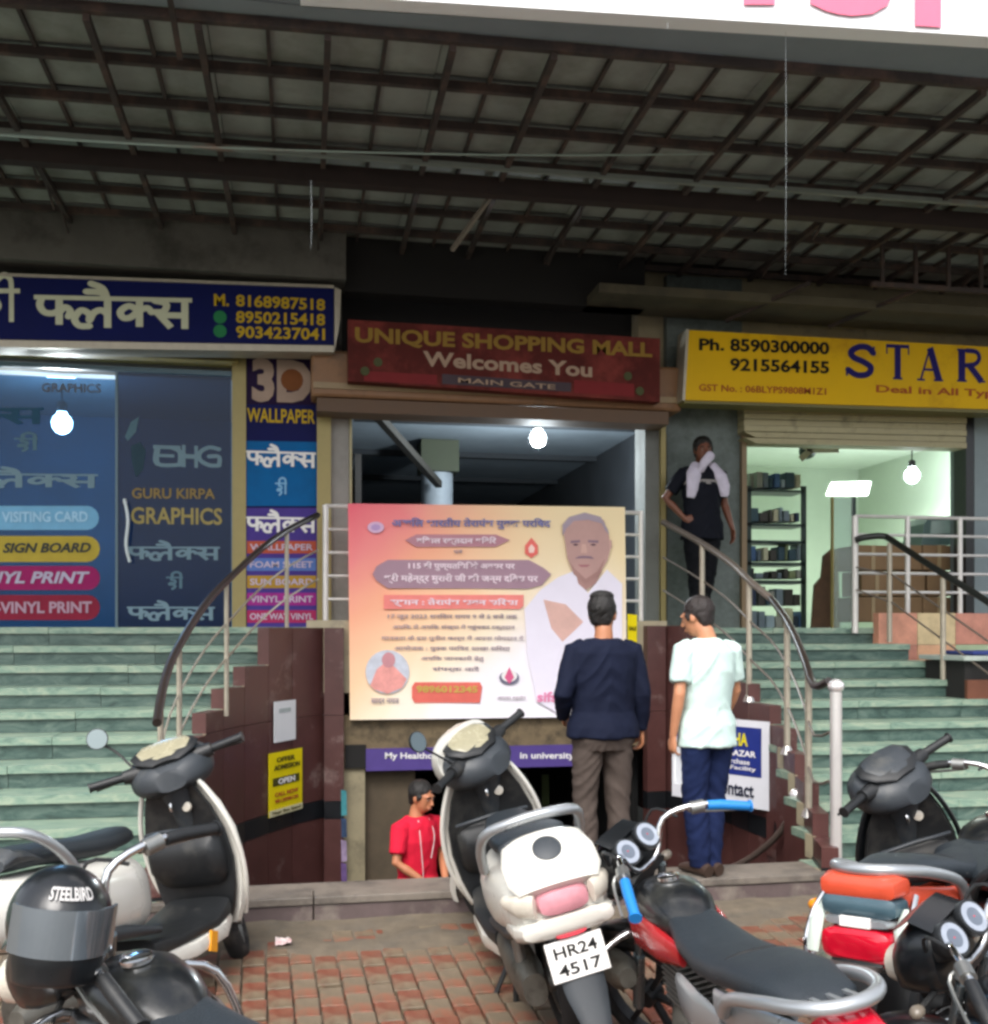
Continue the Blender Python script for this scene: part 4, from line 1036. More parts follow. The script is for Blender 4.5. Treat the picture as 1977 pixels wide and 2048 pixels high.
bt('अधिक से अधिक संख्या में पहुंचकर रक्तदान', 330, 1100, 850, 36, tg, .012, .0185)
bt('मानवता के इस पुनीत कार्य में अपना योगदान दें', 260, 1155, 920, 36, tg, .012, .0185)
bt('आयोजक : युवक परिषद शाखा सिरसा', 340, 1070, 985, 38, tg, .012, .0185)
bt('अधिक जानकारी हेतु', 510, 905, 1048, 36, tg, .012, .0185)
bt('संपर्क करें', 580, 875, 1115, 36, tg, .012, .0185)
bt('9896012345', 480, 865, 1245, 44, mat('print_gold', '#c9ac5a', .5), .03)
bt('सादर नमन', 195, 370, 1315, 34, tg, .015, .0185)
bt('आपका सहयोग', 990, 1170, 1290, 26, tg, .01, .0185)
bt('sifsa', 1240, 1410, 1305, 66, mat('print_pink2', '#e58ab0', .5), .03, .0215)
rebase(bn)
for (u, v) in ((349, 504), (624, 507.5), (351, 600), (626, 600)):
    pass
# ---------------------------------------------------------------- posters on the walls
def wall_poster(name, A, B, htop, hbot, label, m, prints, cat='poster', th=.006):
    """flat sheet between two plan points A, B; prints: (s0,s1,t0,t1,mat) fractions; text items (body,s0,s1,t,h,mat,bold)"""
    t = tag(empty(name), label, cat)
    A = Vector((A[0], A[1], 0)); B = Vector((B[0], B[1], 0)); ax = B - A; nrm = ax.normalized().cross(Vector((0, 0, 1)))
    def sheet(s0, s1, t0, t1, m_, pr, nm, thick=.002):
        mb = MB(); z = lambda q: hbot + (htop - hbot) * q
        o = nrm * pr
        mb.prism([A + ax * s0 + o + Vector((0, 0, z(t0))), A + ax * s1 + o + Vector((0, 0, z(t0))), A + ax * s1 + o + Vector((0, 0, z(t1))), A + ax * s0 + o + Vector((0, 0, z(t1)))], -nrm * thick)
        return mb.build(nm, m_, t)
    sheet(0, 1, 0, 1, m, 0, 'sheet', th)
    k = 0
    for it in prints:
        k += 1
        if isinstance(it[0], str):
            body, s0, s1, tt, hh, m_, bold = it
            H = htop - hbot; a = A + ax * s0 + Vector((0, 0, hbot + H * tt)); b = A + ax * s1 + Vector((0, 0, hbot + H * tt))
            place_flat(text_mesh(body, bold, .002), a, b, H * hh, 'lettering', m_, t, .0075)
        else: sheet(it[0], it[1], it[2], it[3], it[4], .0035 + .0001 * k, 'print_block')
    return rebase(t)
def on_wall(X, u, side, out=.02):
    # plan point where the picture column u meets the tread-end curve, moved out from the wall
    ks = sorted(X)
    for i in range(len(ks) - 1):
        a = Vector((X[ks[i]], stepY(ks[i]))); b = Vector((X[ks[i + 1]], stepY(ks[i + 1])))
        t = math.tan(ang(u)); fa = a.x - a.y * t; fb = b.x - b.y * t
        if fa * fb <= 0:
            q = a.lerp(b, fa / (fa - fb)); d = (b - a).normalized(); n_ = Vector((-d.y, d.x)); 
            if n_.x * side < 0: n_ = -n_
            return q + n_ * out
    return Vector((X[0], stepY(0)))
a = on_wall(LX, 269.5, 1, .045); b = on_wall(LX, 291.5, 1, .045); z = lambda v, q: CAMZ - (v - HZ) * dep(q.x, q.y) / F_PX
wall_poster('paper_notice', a, b, z(702, a), z(743, a), 'blank white paper notice stuck on the left brown wall above the yellow one', mat('paper_white', '#dfe3e6', .6, var=.03),
            [(.2, .75, .72, .82, mat('faint_print', '#a9b4b4', .6))])
a = on_wall(LX, 264, 1, .045); b = on_wall(LX, 298, 1, .045)
ink = mat('poster_ink', '#4d4a1e', .6); red_i = mat('ink_red', '#a2442f', .6); pu = mat('ink_violet', '#7d6fae', .6)
wall_poster('yellow_poster', a, b, z(754, a), z(818, a), 'bright yellow printed notice on the left brown wall below the white paper', mat('poster_yellow', '#e2cf13', .5, var=.04),
            [(0, 1, 0, .1, mat('poster_pale', '#cfc9a2', .6)), ('OFFER', .2, .75, .84, .08, ink, .03), ('ADMISSION', .12, .9, .72, .08, ink, .03), (.1, .9, .47, .6, ink), ('OPEN', .25, .75, .49, .09, M['w_print'], .03),
             ('CALL NOW', .15, .85, .3, .07, red_i, .02), ('9812098120', .15, .85, .2, .06, red_i, .02), ('Near Bus Stand', .08, .92, .03, .05, ink, .01)])
a = Vector((XU(672, 8.22), 8.22)); b = Vector((XU(769, 7.38), 7.38))
wall_poster('blue_board', a, b, z(722, b), z(811, b), 'white framed blue notice board reading GHA on the right brown wall', mat('board_white', '#d3d4da', .5, var=.04),
            [(.06, .93, .36, .92, mat('board_blue', '#1c2c78', .4)), ('SINGHA', .45, .8, .7, .15, mat('board_yellow', '#d7c81d', .5), .03), ('CAR BAZAR', .42, .88, .58, .07, M['w_print'], .02),
             ('Sale Purchase', .42, .82, .49, .06, M['w_print'], .01), ('Loan Facility', .42, .88, .41, .06, M['w_print'], .01), ('contact', .48, .86, .12, .14, mat('board_ink', '#23283a', .5), .02)], 'notice board', .012)
t = tag(empty('hanging_notice'), 'narrow yellow notice hanging on the railing right of the big banner', 'notice')
quad_px([(627.5, 614), (637, 615), (637, 651), (628, 650)], 8.95, .004, 'sheet', mat('poster_yellow', '#d8c813', .5), t)
text_px('SALE', 629, 630, 636, 630.5, 4, 8.945, ink, t, .02)
rebase(t)
# graffiti / poster scraps on the left jamb column
gs = tag(empty('poster_scraps'), 'teal and violet torn poster scraps on the column edge left of the boy', 'poster')
for i, (v0, v1, cc) in enumerate(((790, 816, '#3f7f86'), (818, 838, '#34445e'), (840, 862, '#8f7f9a'), (863, 884, '#5e4a75'), (884, 893, '#a09aa0'))):
    quad_px([(341, v0), (346.5, v0 + 1), (347, v1 - 1), (341.5, v1)], 8.5, .01, 'scrap', mat('scrap_%d' % i, cc, .6, var=.4, scale=12), gs)
rebase(gs)
# litter
lt = tag(empty('litter_wrapper'), 'crumpled pink and white wrapper on the dirt by the kerb', 'litter')
mb = MB(); vs = []; 
for j in range(5):
    for i in range(6): vs.append((XU(275, 5.45) + i * .016 + .004 * random.random(), 5.42 + j * .022, -.002 + .022 * random.random()))
fs = [(j * 6 + i, j * 6 + i + 1, j * 6 + i + 7, j * 6 + i + 6) for j in range(4) for i in range(5)]
mb.add(vs, fs); o = mb.build('wrapper_film', mat('wrapper', '#e4d3d0', .3, col2='#c9465a', c2scale=14, c2amt=.4), lt); so = o.modifiers.new('s', 'SOLIDIFY'); so.thickness = .002
rebase(lt)
cb = tag(empty('overhead_cable'), 'thin pale cable strung across under the canopy', 'cable')
MB().tube([P(-20, 134, 6.9), P(200, 147, 6.95), P(500, 155, 7.0), P(760, 153, 7.0), P(1010, 147, 7.0)], .007, 6, 4).build('wire', mat('cable_pale', '#8b9a90', .5, col2='#a06a5c', c2scale=1.0, c2amt=.2), cb)
rebase(cb)
for i, (u, v0, v1, Y, lab) in enumerate(((785.5, 20, 275, 5.6, 'long water drip falling from the canopy edge above the yellow signboard'), (311, 180, 250, 5.6, 'short water drip falling from the canopy left of the middle'), (667, 22, 30, 5.5, 'tiny water drip just under the white signboard edge'))):
    d_ = tag(empty('water_drip'), lab, 'water drip')
    for k in range(1):
        MB().tube([P(u, v0, Y), P(u + .6, (v0 + v1) / 2, Y), P(u, v1, Y)], [.0008, .0015, .0005], 5, 3).build('drop', mat('water', '#c9d2d4', .1, alpha=.3), d_)
    rebase(d_)
# ---------------------------------------------------------------- people (local: faces +y, own right hand is +x)
def hand(mb, wrist, direction, palm_n, side, s=1.0, curl=.5):
    """palm and five fingers; direction runs from wrist to knuckles, palm_n is the palm's facing, side = +1 if the thumb is towards cross(direction, palm_n)"""
    d = Vector(direction).normalized(); pn = Vector(palm_n); pn = (pn - d * pn.dot(d)).normalized(); t = d.cross(pn).normalized() * side
    w = Vector(wrist)
    mb.limb([(w - d * .02 * s, .024 * s, .018 * s), (w + d * .02 * s, .032 * s, .016 * s), (w + d * .06 * s, .041 * s, .015 * s), (w + d * .09 * s, .040 * s, .013 * s)], side=t, n=12)
    for i, (o, L_, r) in enumerate(((.030, .072, .0095), (.010, .08, .0098), (-.010, .074, .0093), (-.029, .058, .0082))):
        p = w + d * .082 * s + t * o * s; q = [p]
        a = 0.15; 
        for j, f in enumerate((.45, .32, .23)):
            a += curl * (.55 + .25 * j); dd = d * math.cos(a) + pn * math.sin(a); p = p + dd * L_ * f * s; q.append(p)
        mb.tube(q, [r * s, r * .95 * s, r * .88 * s, r * .7 * s], 8)
    p = w + d * .025 * s + t * .026 * s; q = [p]; dd = (d * .75 + t * .6 + pn * .25).normalized(); p = p + dd * .035 * s; q.append(p); dd = (d * .92 + t * .25 + pn * .35).normalized(); p = p + dd * .03 * s; q.append(p); p = p + dd * .025 * s; q.append(p)
    mb.tube(q, [.014 * s, .012 * s, .0105 * s, .008 * s], 8)
def make_person(label, loc, rz, s, skin, hairc, shirtc, trouserc, shoec, pose, sleeve='short', front=True, hem=.86, build=1.0, voxel=.008):
    root = tag(empty('person', loc, rz), label, 'person')
    hc = Vector(pose.get('head', (0, .02, 1.60))); tw = pose.get('turn', 0); tilt = pose.get('tilt', 0); nod = pose.get('nod', 0)
    S = Matrix.Scale(s, 4)
    HM = S @ Matrix.Translation(hc) @ Matrix.Rotation(tw, 4, 'Z') @ Matrix.Rotation(nod, 4, 'X') @ Matrix.Rotation(tilt, 4, 'Y')
    b = MB()
    # head: cranium, jaw, nose, ears, lips, brow
    b.M = HM
    b.ell((0, -.012, .028), .076, .094, .092, 20, 13)
    b.limb([((0, .012, .03), .070, .080), ((0, .020, -.02), .067, .072), ((0, .026, -.06), .060, .062), ((0, .034, -.092), .044, .048), ((0, .040, -.108), .026, .030)], n=18)
    b.limb([((0, .096, .018), .007, .006), ((0, .104, -.005), .010, .010), ((0, .112, -.024), .015, .013), ((0, .100, -.034), .014, .010)], n=10)
    for sx in (-1, 1):
        b.ell((sx * .078, -.002, -.004), .009, .020, .032, 10, 7)
        b.ell((sx * .032, .088, .028), .020, .012, .007, 8, 6)
    b.ell((0, .093, -.056), .024, .012, .006, 10, 6); b.ell((0, .090, -.066), .020, .013, .007, 10, 6)
    b.M = S
    nb = Vector(pose.get('neck', (0, -.01, 1.44)))
    b.limb([(nb - Vector((0, 0, .05)), .075, .065), (nb, .060, .060), (nb.lerp(hc, .4) + Vector((0, -.012, 0)), .054, .056), (hc + Vector((0, -.01, -.04)), .056, .062)], n=16)
    tz = pose.get('torso', None) or [(1.45, 0, -.01, .07, .062), (1.42, 0, -.01, .125, .082), (1.38, 0, -.008, .170, .098), (1.28, 0, 0, .172, .112), (1.14, 0, 0, .155, .105), (1.02, 0, 0, .148, .098), (.93, 0, 0, .160, .105), (.86, 0, 0, .150, .10)]
    def tors(mb, dw, zlo=None, scale=1.0, top=0):
        secs = []
        for z, x, y, w, d_ in tz:
            if zlo is not None and z < zlo - .001: continue
            secs.append(((x, y, z), (w + dw) * build, (d_ + dw) * build))
        if zlo is not None and zlo < .9:
            secs = [(p, max(w, (.176 + dw) * build) if p[2] < .95 else w, max(d_, (.120 + dw) * build) if p[2] < .95 else d_) for p, w, d_ in secs]
        if zlo is not None and secs[-1][0][2] > zlo: 
            q = secs[-1]; secs.append(((q[0][0], q[0][1], zlo), q[1] + .008, q[2] + .006))
        mb.limb(secs, n=24)
    tors(b, -.012)
    sh = {1: Vector(pose.get('sR', (.182, 0, 1.385))), -1: Vector(pose.get('sL', (-.182, 0, 1.385)))}
    el = {1: Vector(pose['eR']), -1: Vector(pose['eL'])}; wr = {1: Vector(pose['wR']), -1: Vector(pose['wL'])}
    for q in (1, -1):
        lk = .72 if sleeve == 'long' else 1.0; sk = .82
        b.limb([(sh[q] + Vector((-q * .06, 0, -.01)), .05 * sk, .05 * sk), (sh[q], .052 * sk, .050 * sk), (sh[q].lerp(el[q], .4), .046 * sk * min(1, lk + .1), .044 * sk * min(1, lk + .1)), (el[q], .037 * lk, .037 * lk), (el[q].lerp(wr[q], .3), .038 * lk, .035 * lk), (wr[q], .024, .022)], side=(0, 1, 0), n=14)
        hd_, hp, cu = pose['hR' if q == 1 else 'hL']
        hand(b, wr[q], hd_, hp, q if pose.get('flip') is None else -q, 1.0, cu)
    hp_ = {1: Vector((.092, 0, .90)), -1: Vector((-.092, 0, .90))}
    kn = {1: Vector(pose.get('kR', (.105, .02, .49))), -1: Vector(pose.get('kL', (-.105, .02, .49)))}
    an = {1: Vector(pose.get('aR', (.11, -.02, .09))), -1: Vector(pose.get('aL', (-.11, -.02, .09)))}
    for q in (1, -1):
        b.limb([(hp_[q], .085, .09), (hp_[q].lerp(kn[q], .5), .070, .075), (kn[q], .052, .055), (kn[q].lerp(an[q], .35), .052, .058), (an[q], .036, .04), (an[q] - Vector((0, 0, .05)), .036, .04)], n=14)
    body = remesh(b, 'body', skin, root, voxel * s, 3)
    # trousers
    tm = MB(S); tm.limb([((0, 0, 1.0), .135 * build, .088 * build), ((0, 0, .93), .158 * build, .106 * build), ((0, 0, .85), .172 * build, .120 * build), ((0, 0, .79), .155 * build, .105 * build)], n=24)
    for q in (1, -1):
        w_ = pose.get('tw', 1.0)
        tm.limb([(hp_[q] + Vector((-q * .006, 0, -.01)), .082, .092), (hp_[q].lerp(kn[q], .3), .088 * w_, .095 * w_), (kn[q], .070 * w_, .076 * w_), (kn[q].lerp(an[q], .5), .064 * w_, .070 * w_), (an[q] + Vector((0, 0, -.01)), .060 * w_, .068 * w_), (an[q] - Vector((0, 0, .035)), .060 * w_, .070 * w_)], n=18)
    remesh(tm, 'trousers', trouserc, root, voxel * s, 3, fold=.011 * s, seed=random.random() * 50)
    # shirt
    st = MB(S); tors(st, .017, hem)
    for q in (1, -1):
        if sleeve == 'long': secs = [(sh[q] + Vector((-q * .05, 0, .008)), .058, .058), (sh[q], .066, .062), (sh[q].lerp(el[q], .5), .058, .056), (el[q], .050, .052), (el[q].lerp(wr[q], .5), .044, .044), (wr[q] - (wr[q] - el[q]).normalized() * .01, .035, .035)]
        else: secs = [(sh[q] + Vector((-q * .05, 0, .008)), .058, .058), (sh[q], .066, .062), (sh[q].lerp(el[q], .35), .062, .060), (sh[q].lerp(el[q], .72), .060, .058)]
        st.limb(secs, side=(0, 1, 0), n=16)
    st.limb([(nb + Vector((0, -.003, -.04)), .082, .075), (nb + Vector((0, -.003, .012)), .070, .068)], n=18)
    remesh(st, 'shirt', shirtc, root, voxel * s, 3, fold=.012 * s, fscale=5, seed=random.random() * 50)
    # hair cap
    h = MB(HM)
    h.ell((0, -.024, .045), .085, .096, .088, 22, 13)
    h.limb([((0, -.045, .05), .078, .062), ((0, -.052, .0), .076, .054), ((0, -.056, -.045), .062, .036), ((0, -.058, -.065), .05, .022)], n=16)
    for sx in (-1, 1): h.limb([((sx * .070, .022, .03), .012, .03), ((sx * .073, .018, -.012), .007, .012)], n=8)
    if pose.get('quiff'): h.ell((0, .035, .105), .062, .05, .035, 14, 9); h.ell((0, -.03, .115), .072, .07, .03, 14, 9)
    remesh(h, 'hair', hairc, root, .007 * s, 2, fold=.006 * s, fscale=30, seed=3)
    # shoes
    for q in (1, -1):
        f = MB(S); a_ = an[q]; 
        f.limb([((a_.x, a_.y - .085, .04), .034, .04), ((a_.x, a_.y - .03, .05), .042, .05), ((a_.x, a_.y + .06, .04), .046, .038), ((a_.x, a_.y + .14, .03), .046, .028), ((a_.x, a_.y + .185, .022), .032, .02)], n=14)
        f.build('shoe', shoec, root, smooth=True)
    if front:
        for sx in (-1, 1):
            e = MB(HM); e.ell((sx * .031, .0865, .008), .010, .006, .0042, 10, 7); e.build('eye', mat('eye_white', '#9c928a', .3), root, smooth=True)
            e = MB(HM); e.ell((sx * .031, .0905, .008), .0045, .003, .0040, 8, 6); e.build('iris', mat('iris_dark', '#140d0a', .2), root, smooth=True)
            e = MB(HM); e.limb([((sx * .014, .097, .028), .004, .004), ((sx * .034, .096, .033), .005, .004), ((sx * .052, .085, .027), .003, .003)], side=(0, 0, 1), n=8); e.build('eyebrow', hairc, root, smooth=True)
        e = MB(HM); e.limb([((-.024, .097, -.060), .002, .003), ((0, .104, -.060), .007, .004), ((.024, .097, -.060), .002, .003)], side=(0, 0, 1), n=8); e.build('lips', mat('lips', '#7d4540', .5), root, smooth=True)
    return root, body, HM, S
skin1 = mat('skin_a', '#a8704f', .5, var=.08, scale=12); skin2 = mat('skin_b', '#b9805f', .5, var=.08, scale=12); skin3 = mat('skin_c', '#6d412e', .5, var=.08, scale=12)
hair1 = mat('hair_black', '#14110f', .5, var=.3, scale=60, bump=.6, bscale=180)
LED = .148
# navy jacket man
pA, _, HMa, Sa = make_person('young man seen from behind in a dark navy jacket, facing the banner', (XU(603, 5.87), 5.87, LED), R(2), .97, skin1, hair1,
    mat('jacket_navy', '#151a2c', .75, var=.15, scale=4, bump=.3, bscale=300), mat('trouser_taupe', '#4d443f', .85, var=.12, scale=5, bump=.3, bscale=300), mat('shoe_black', '#1a1817', .5),
    dict(head=(.006, .03, 1.60), turn=R(-28), nod=R(-2), quiff=True, eR=(.235, -.03, 1.12), wR=(.262, .045, .90), hR=((.05, .1, -1), (-1, .1, 0), .7), eL=(-.262, -.045, 1.13), wL=(-.205, .15, .98), hL=((.3, .9, -.4), (1, 0, 0), .6),
         kR=(.10, .02, .49), kL=(-.105, .02, .49)), 'long', False, .865, 1.12)
w = MB(Sa); w.lathe([(-.012, .028), (-.01, .031), (.01, .031), (.012, .028)], (.259, .035, .922), (.1, .25, -1), 16); w.build('wrist_watch', M['steel'], pA, smooth=True)
# man in white
pB, _, HMb, Sb = make_person('man seen from behind in a pale white T-shirt and navy jeans, holding a paper', (XU(707, 5.88), 5.88, LED), R(16), .97, skin2, mat('hair_brown', '#241c1a', .5, var=.3, scale=60, bump=.6, bscale=180),
    mat('tee_white', '#c3d9d3', .8, var=.05, scale=4, bump=.2, bscale=300), mat('jeans_navy', '#1a2444', .85, var=.2, scale=6, bump=.4, bscale=300), mat('shoe_brown', '#3c2d25', .5),
    dict(head=(-.035, .05, 1.585), turn=R(26), nod=R(-14), eR=(.245, .03, 1.13), wR=(.25, .16, .93), hR=((0, .2, -1), (-1, 0, 0), .6), eL=(-.235, -.035, 1.12), wL=(-.235, .03, .86), hL=((.05, .12, -1), (1, 0, 0), .8),
         kR=(.07, .03, .49), aR=(.03, .0, .09), kL=(-.08, .02, .49), aL=(-.05, .0, .09), tw=1.0), 'short', False, .80, .98)
pap = tag(empty('folded_paper'), 'folded white paper held in the left hand of the man in white', 'paper')
mt = Matrix.Translation(pB.location) @ Matrix.Rotation(R(16), 4, 'Z') @ Sb
mb = MB(mt); mb.prism([(-.23, .03, .80), (-.14, .05, .79), (-.11, .06, .56), (-.22, .04, .57)], (.004, -.014, 0)); mb.build('sheet', mat('paper_white', '#dfe3e6', .6), pap)
mb = MB(mt); mb.prism([(-.225, .048, .79), (-.155, .062, .78), (-.13, .075, .60), (-.20, .055, .60)], (.003, -.006, 0)); mb.build('inner_sheet', mat('paper_cream', '#d8cfc4', .6), pap)
rebase(pap)
# boy in red down in the stairwell
redc = mat('tee_red', '#c81f38', .75, var=.08, scale=4, bump=.25, bscale=300)
pC, _, HMc, Sc_ = make_person('boy in a red T-shirt standing low in the basement stairwell, looking right', (XU(417, 6.75), 6.75, -.83), R(218), .845, mat('skin_boy', '#a96e4e', .5, var=.08), hair1, redc,
    mat('shorts_red', '#b31c33', .8, var=.1), mat('shoe_grey', '#555555', .6),
    dict(head=(-.02, .03, 1.60), turn=R(8), nod=R(-12), eR=(.245, .03, 1.14), wR=(.10, .22, .98), hR=((-.5, .8, -.1), (0, -.3, -1), .7), eL=(-.24, .04, 1.14), wL=(-.07, .24, .97), hL=((.4, .8, -.1), (0, -.3, -1), .7), flip=1), 'short', True, .84, 1.0)
st_ = MB(Sc_); st_.tube([(.06, .075, 1.44), (.085, .125, 1.3), (.06, .128, 1.05), (.055, .128, .90)], .003, 6, 4); st_.tube([(-.05, .08, 1.44), (-.06, .128, 1.32), (-.02, .135, 1.15)], .003, 6, 4)
st_.build('white_cord', mat('cord_white', '#d9cdd0', .6), pC, smooth=True)
# man in black on the platform
pD, _, HMd, Sd = make_person('man in black with a white scarf on the platform, one hand on his hip', (XU(702, 9.22), 9.22, PZ), R(186), 1.035, skin3, hair1,
    mat('tee_black', '#15171f', .8, var=.15, bump=.2, bscale=300), mat('trouser_black', '#121317', .85, var=.15), mat('shoe_black', '#1a1817', .5),
    dict(head=(0, .02, 1.60), turn=R(-12), nod=R(-6), eR=(.335, -.06, 1.17), wR=(.195, .04, .98), hR=((-.7, .5, -.35), (-.4, -.6, 0), .5), eL=(-.24, -.02, 1.12), wL=(-.275, .06, .90), hL=((-.05, .1, -1), (1, 0, 0), .4),
         kR=(.085, .05, .49), aR=(.045, .02, .09), kL=(-.04, .03, .49), aL=(.02, -.04, .09)), 'short', True, .80, 1.0)
scf = MB(Sd)
scf.limb([((.165, .10, 1.16), .04, .014), ((.155, .115, 1.25), .055, .02), ((.135, .10, 1.36), .068, .028), ((.075, .05, 1.455), .055, .035), ((0, -.055, 1.48), .045, .035), ((-.075, .05, 1.455), .055, .035), ((-.135, .10, 1.36), .068, .028), ((-.16, .115, 1.27), .055, .02), ((-.17, .10, 1.18), .04, .014)], side=(1, 0, 0), n=12)
scf.limb([((.07, .10, 1.40), .035, .02), ((.05, .135, 1.47), .04, .02), ((.0, .15, 1.53), .045, .018), ((-.02, .145, 1.555), .03, .015)], side=(1, 0, 0), n=12)
remesh(scf, 'scarf', mat('scarf_white', '#c3bccb', .8, var=.15, scale=14), pD, .009, 3, fold=.008)
stp = MB(Sd); stp.limb([((0, .0, 1.325), .198, .134), ((0, 0, 1.285), .198, .135)], n=24); stp.build('chest_stripe', mat('stripe_grey', '#8a8683', .8), pD, smooth=True)
# ---------------------------------------------------------------- two wheelers (local: x forward, y left, z up; ground at z = 0)
B = {}
B['tyre'] = mat('tyre_rubber', '#1d1d1e', .85, var=.2, scale=20, col2='#55504a', c2scale=6, c2amt=.35)
B['blk'] = mat('black_plastic', '#191b1d', .5, var=.2, scale=10, col2='#3b3a37', c2scale=4, c2amt=.3)
B['blk_gl'] = mat('black_gloss', '#121518', .3, var=.2, coat=.3, col2='#33332f', c2scale=3, c2amt=.3)
B['grey_p'] = mat('grey_plastic', '#2f3439', .5, var=.2, scale=8, col2='#4a4b49', c2scale=5, c2amt=.25)
B['white'] = mat('white_paint', '#d6d4cb', .28, var=.06, scale=4, coat=.5, col2='#b3ac9c', c2scale=3, c2amt=.15)
B['silver'] = mat('silver_paint', '#a9adb0', .3, metal=.6, var=.06)
B['chrome'] = mat('chrome', '#d9dadb', .12, metal=1.0, var=.04)
B['alloy'] = mat('alloy', '#8e8f8c', .4, metal=.8, var=.15, scale=15)
B['engine'] = mat('engine_metal', '#6a6861', .5, metal=.6, var=.3, scale=14, col2='#3d3933', c2scale=9, c2amt=.4)
B['red'] = mat('red_paint', '#9c1a1f', .25, var=.08, coat=.5)
B['orange'] = mat('orange_red', '#c94c31', .35, var=.12, coat=.4)
B['lens_red'] = mat('lens_red', '#c2102a', .15, var=.1, coat=.6)
B['lens_pale'] = mat('lens_pale_pink', '#c4868f', .15, var=.3, coat=.6)
B['lens_clear'] = mat('lens_clear', '#c9c2b4', .12, var=.15, scale=20, coat=.6)
B['amber'] = mat('lens_amber', '#d98a1c', .2, var=.1)
B['mirror'] = mat('mirror_glass', '#7d8787', .05, metal=1.0, var=.02)
B['seat'] = mat('seat_vinyl', '#232a30', .5, var=.15, scale=8, bump=.3, bscale=160)
B['dial'] = mat('dial_face', '#9097a3', .3, var=.1, scale=30)
B['dash'] = mat('dash_glass', '#948f78', .25, var=.2, scale=12)
B['plate'] = mat('plate_white', '#e3e1dd', .4, var=.04)
B['ink'] = mat('plate_ink', '#1b1b1b', .5)
B['fork'] = mat('fork_steel', '#7c868a', .25, metal=.8)
B['blue_g'] = mat('grip_blue', '#1273b8', .5, var=.08)
def wheel(root, x, r, w, spokes=True, M_=None, disc=False, rimc='alloy'):
    mb = MB(M_); n = 32; m = 10
    rs = []
    for i in range(n):
        t = 2 * math.pi * i / n; c = Vector((x + (r - w * .5) * math.cos(t), 0, r + (r - w * .5) * math.sin(t))); o = Vector((math.cos(t), 0, math.sin(t)))
        rs.append([c + o * math.cos(2 * math.pi * j / m) * w * .5 + Vector((0, 1, 0)) * math.sin(2 * math.pi * j / m) * w * .52 for j in range(m)])
    rm = MB(M_); ri = r - w * .85
    rm.lathe([(-w * .36, ri + .012), (-w * .3, ri - .012), (w * .3, ri - .012), (w * .36, ri + .012)], (x, 0, r), (0, 1, 0), 28, cap=False)
    rm.lathe([(-w * .55, .045), (w * .55, .045)], (x, 0, r), (0, 1, 0), 16)
    if disc: rm.lathe([(-w * .1, ri), (w * .1, ri)], (x, 0, r), (0, 1, 0), 24)
    k = 6 if spokes else 3
    for i in range(k):
        t = 2 * math.pi * i / k + .3; rm.bar((x, 0, r), (x + ri * math.cos(t), 0, r + ri * math.sin(t)), .022, .03, up=(0, 1, 0))
    o = rm.build('wheel', B[rimc], root, smooth=True)
    mb.rings(rs, closed=True); mb.build('tyre', B['tyre'], o, smooth=True); return o
def fender(root, x, zc, r, w, a0, a1, m, M_=None, name='mudguard'):
    mb = MB(M_); n = 14; rs = []
    for i in range(n + 1):
        t = a0 + (a1 - a0) * i / n; o = Vector((math.cos(t), 0, math.sin(t))); c = Vector((x, 0, zc))
        prof = [(-w, -.035), (-w * .85, .0), (-w * .4, .012), (w * .4, .012), (w * .85, 0), (w, -.035)]
        ring = [c + o * (r + b) + Vector((0, a, 0)) for a, b in prof] + [c + o * (r + b - .006) + Vector((0, a * .96, 0)) for a, b in reversed(prof)]
        rs.append(ring)
    mb.rings(rs); return mb.build(name, m, root, smooth=True)
def mirror(root, a, b, M_, head=.048, m='blk', dirn=(-1, 0, .05)):
    mb = MB(M_); mb.tube([a, (Vector(a) + Vector(b)) / 2 + Vector((.02, 0, .02)), b], .006, 6, 3)
    o = mb.build('mirror', B[m], root, smooth=True)
    c = Vector(b) + Vector((0, 0, head * .4)); d = Vector(dirn)
    h = MB(M_); h.lathe([(-.02, head * .45), (-.012, head * .85), (0, head), (.006, head)], c, d, 18); h.build('mirror_shell', B[m], o, smooth=True)
    h = MB(M_); h.lathe([(.0065, head * .92), (.008, head * .92)], c, d, 18); h.build('mirror_glass', B['mirror'], o)
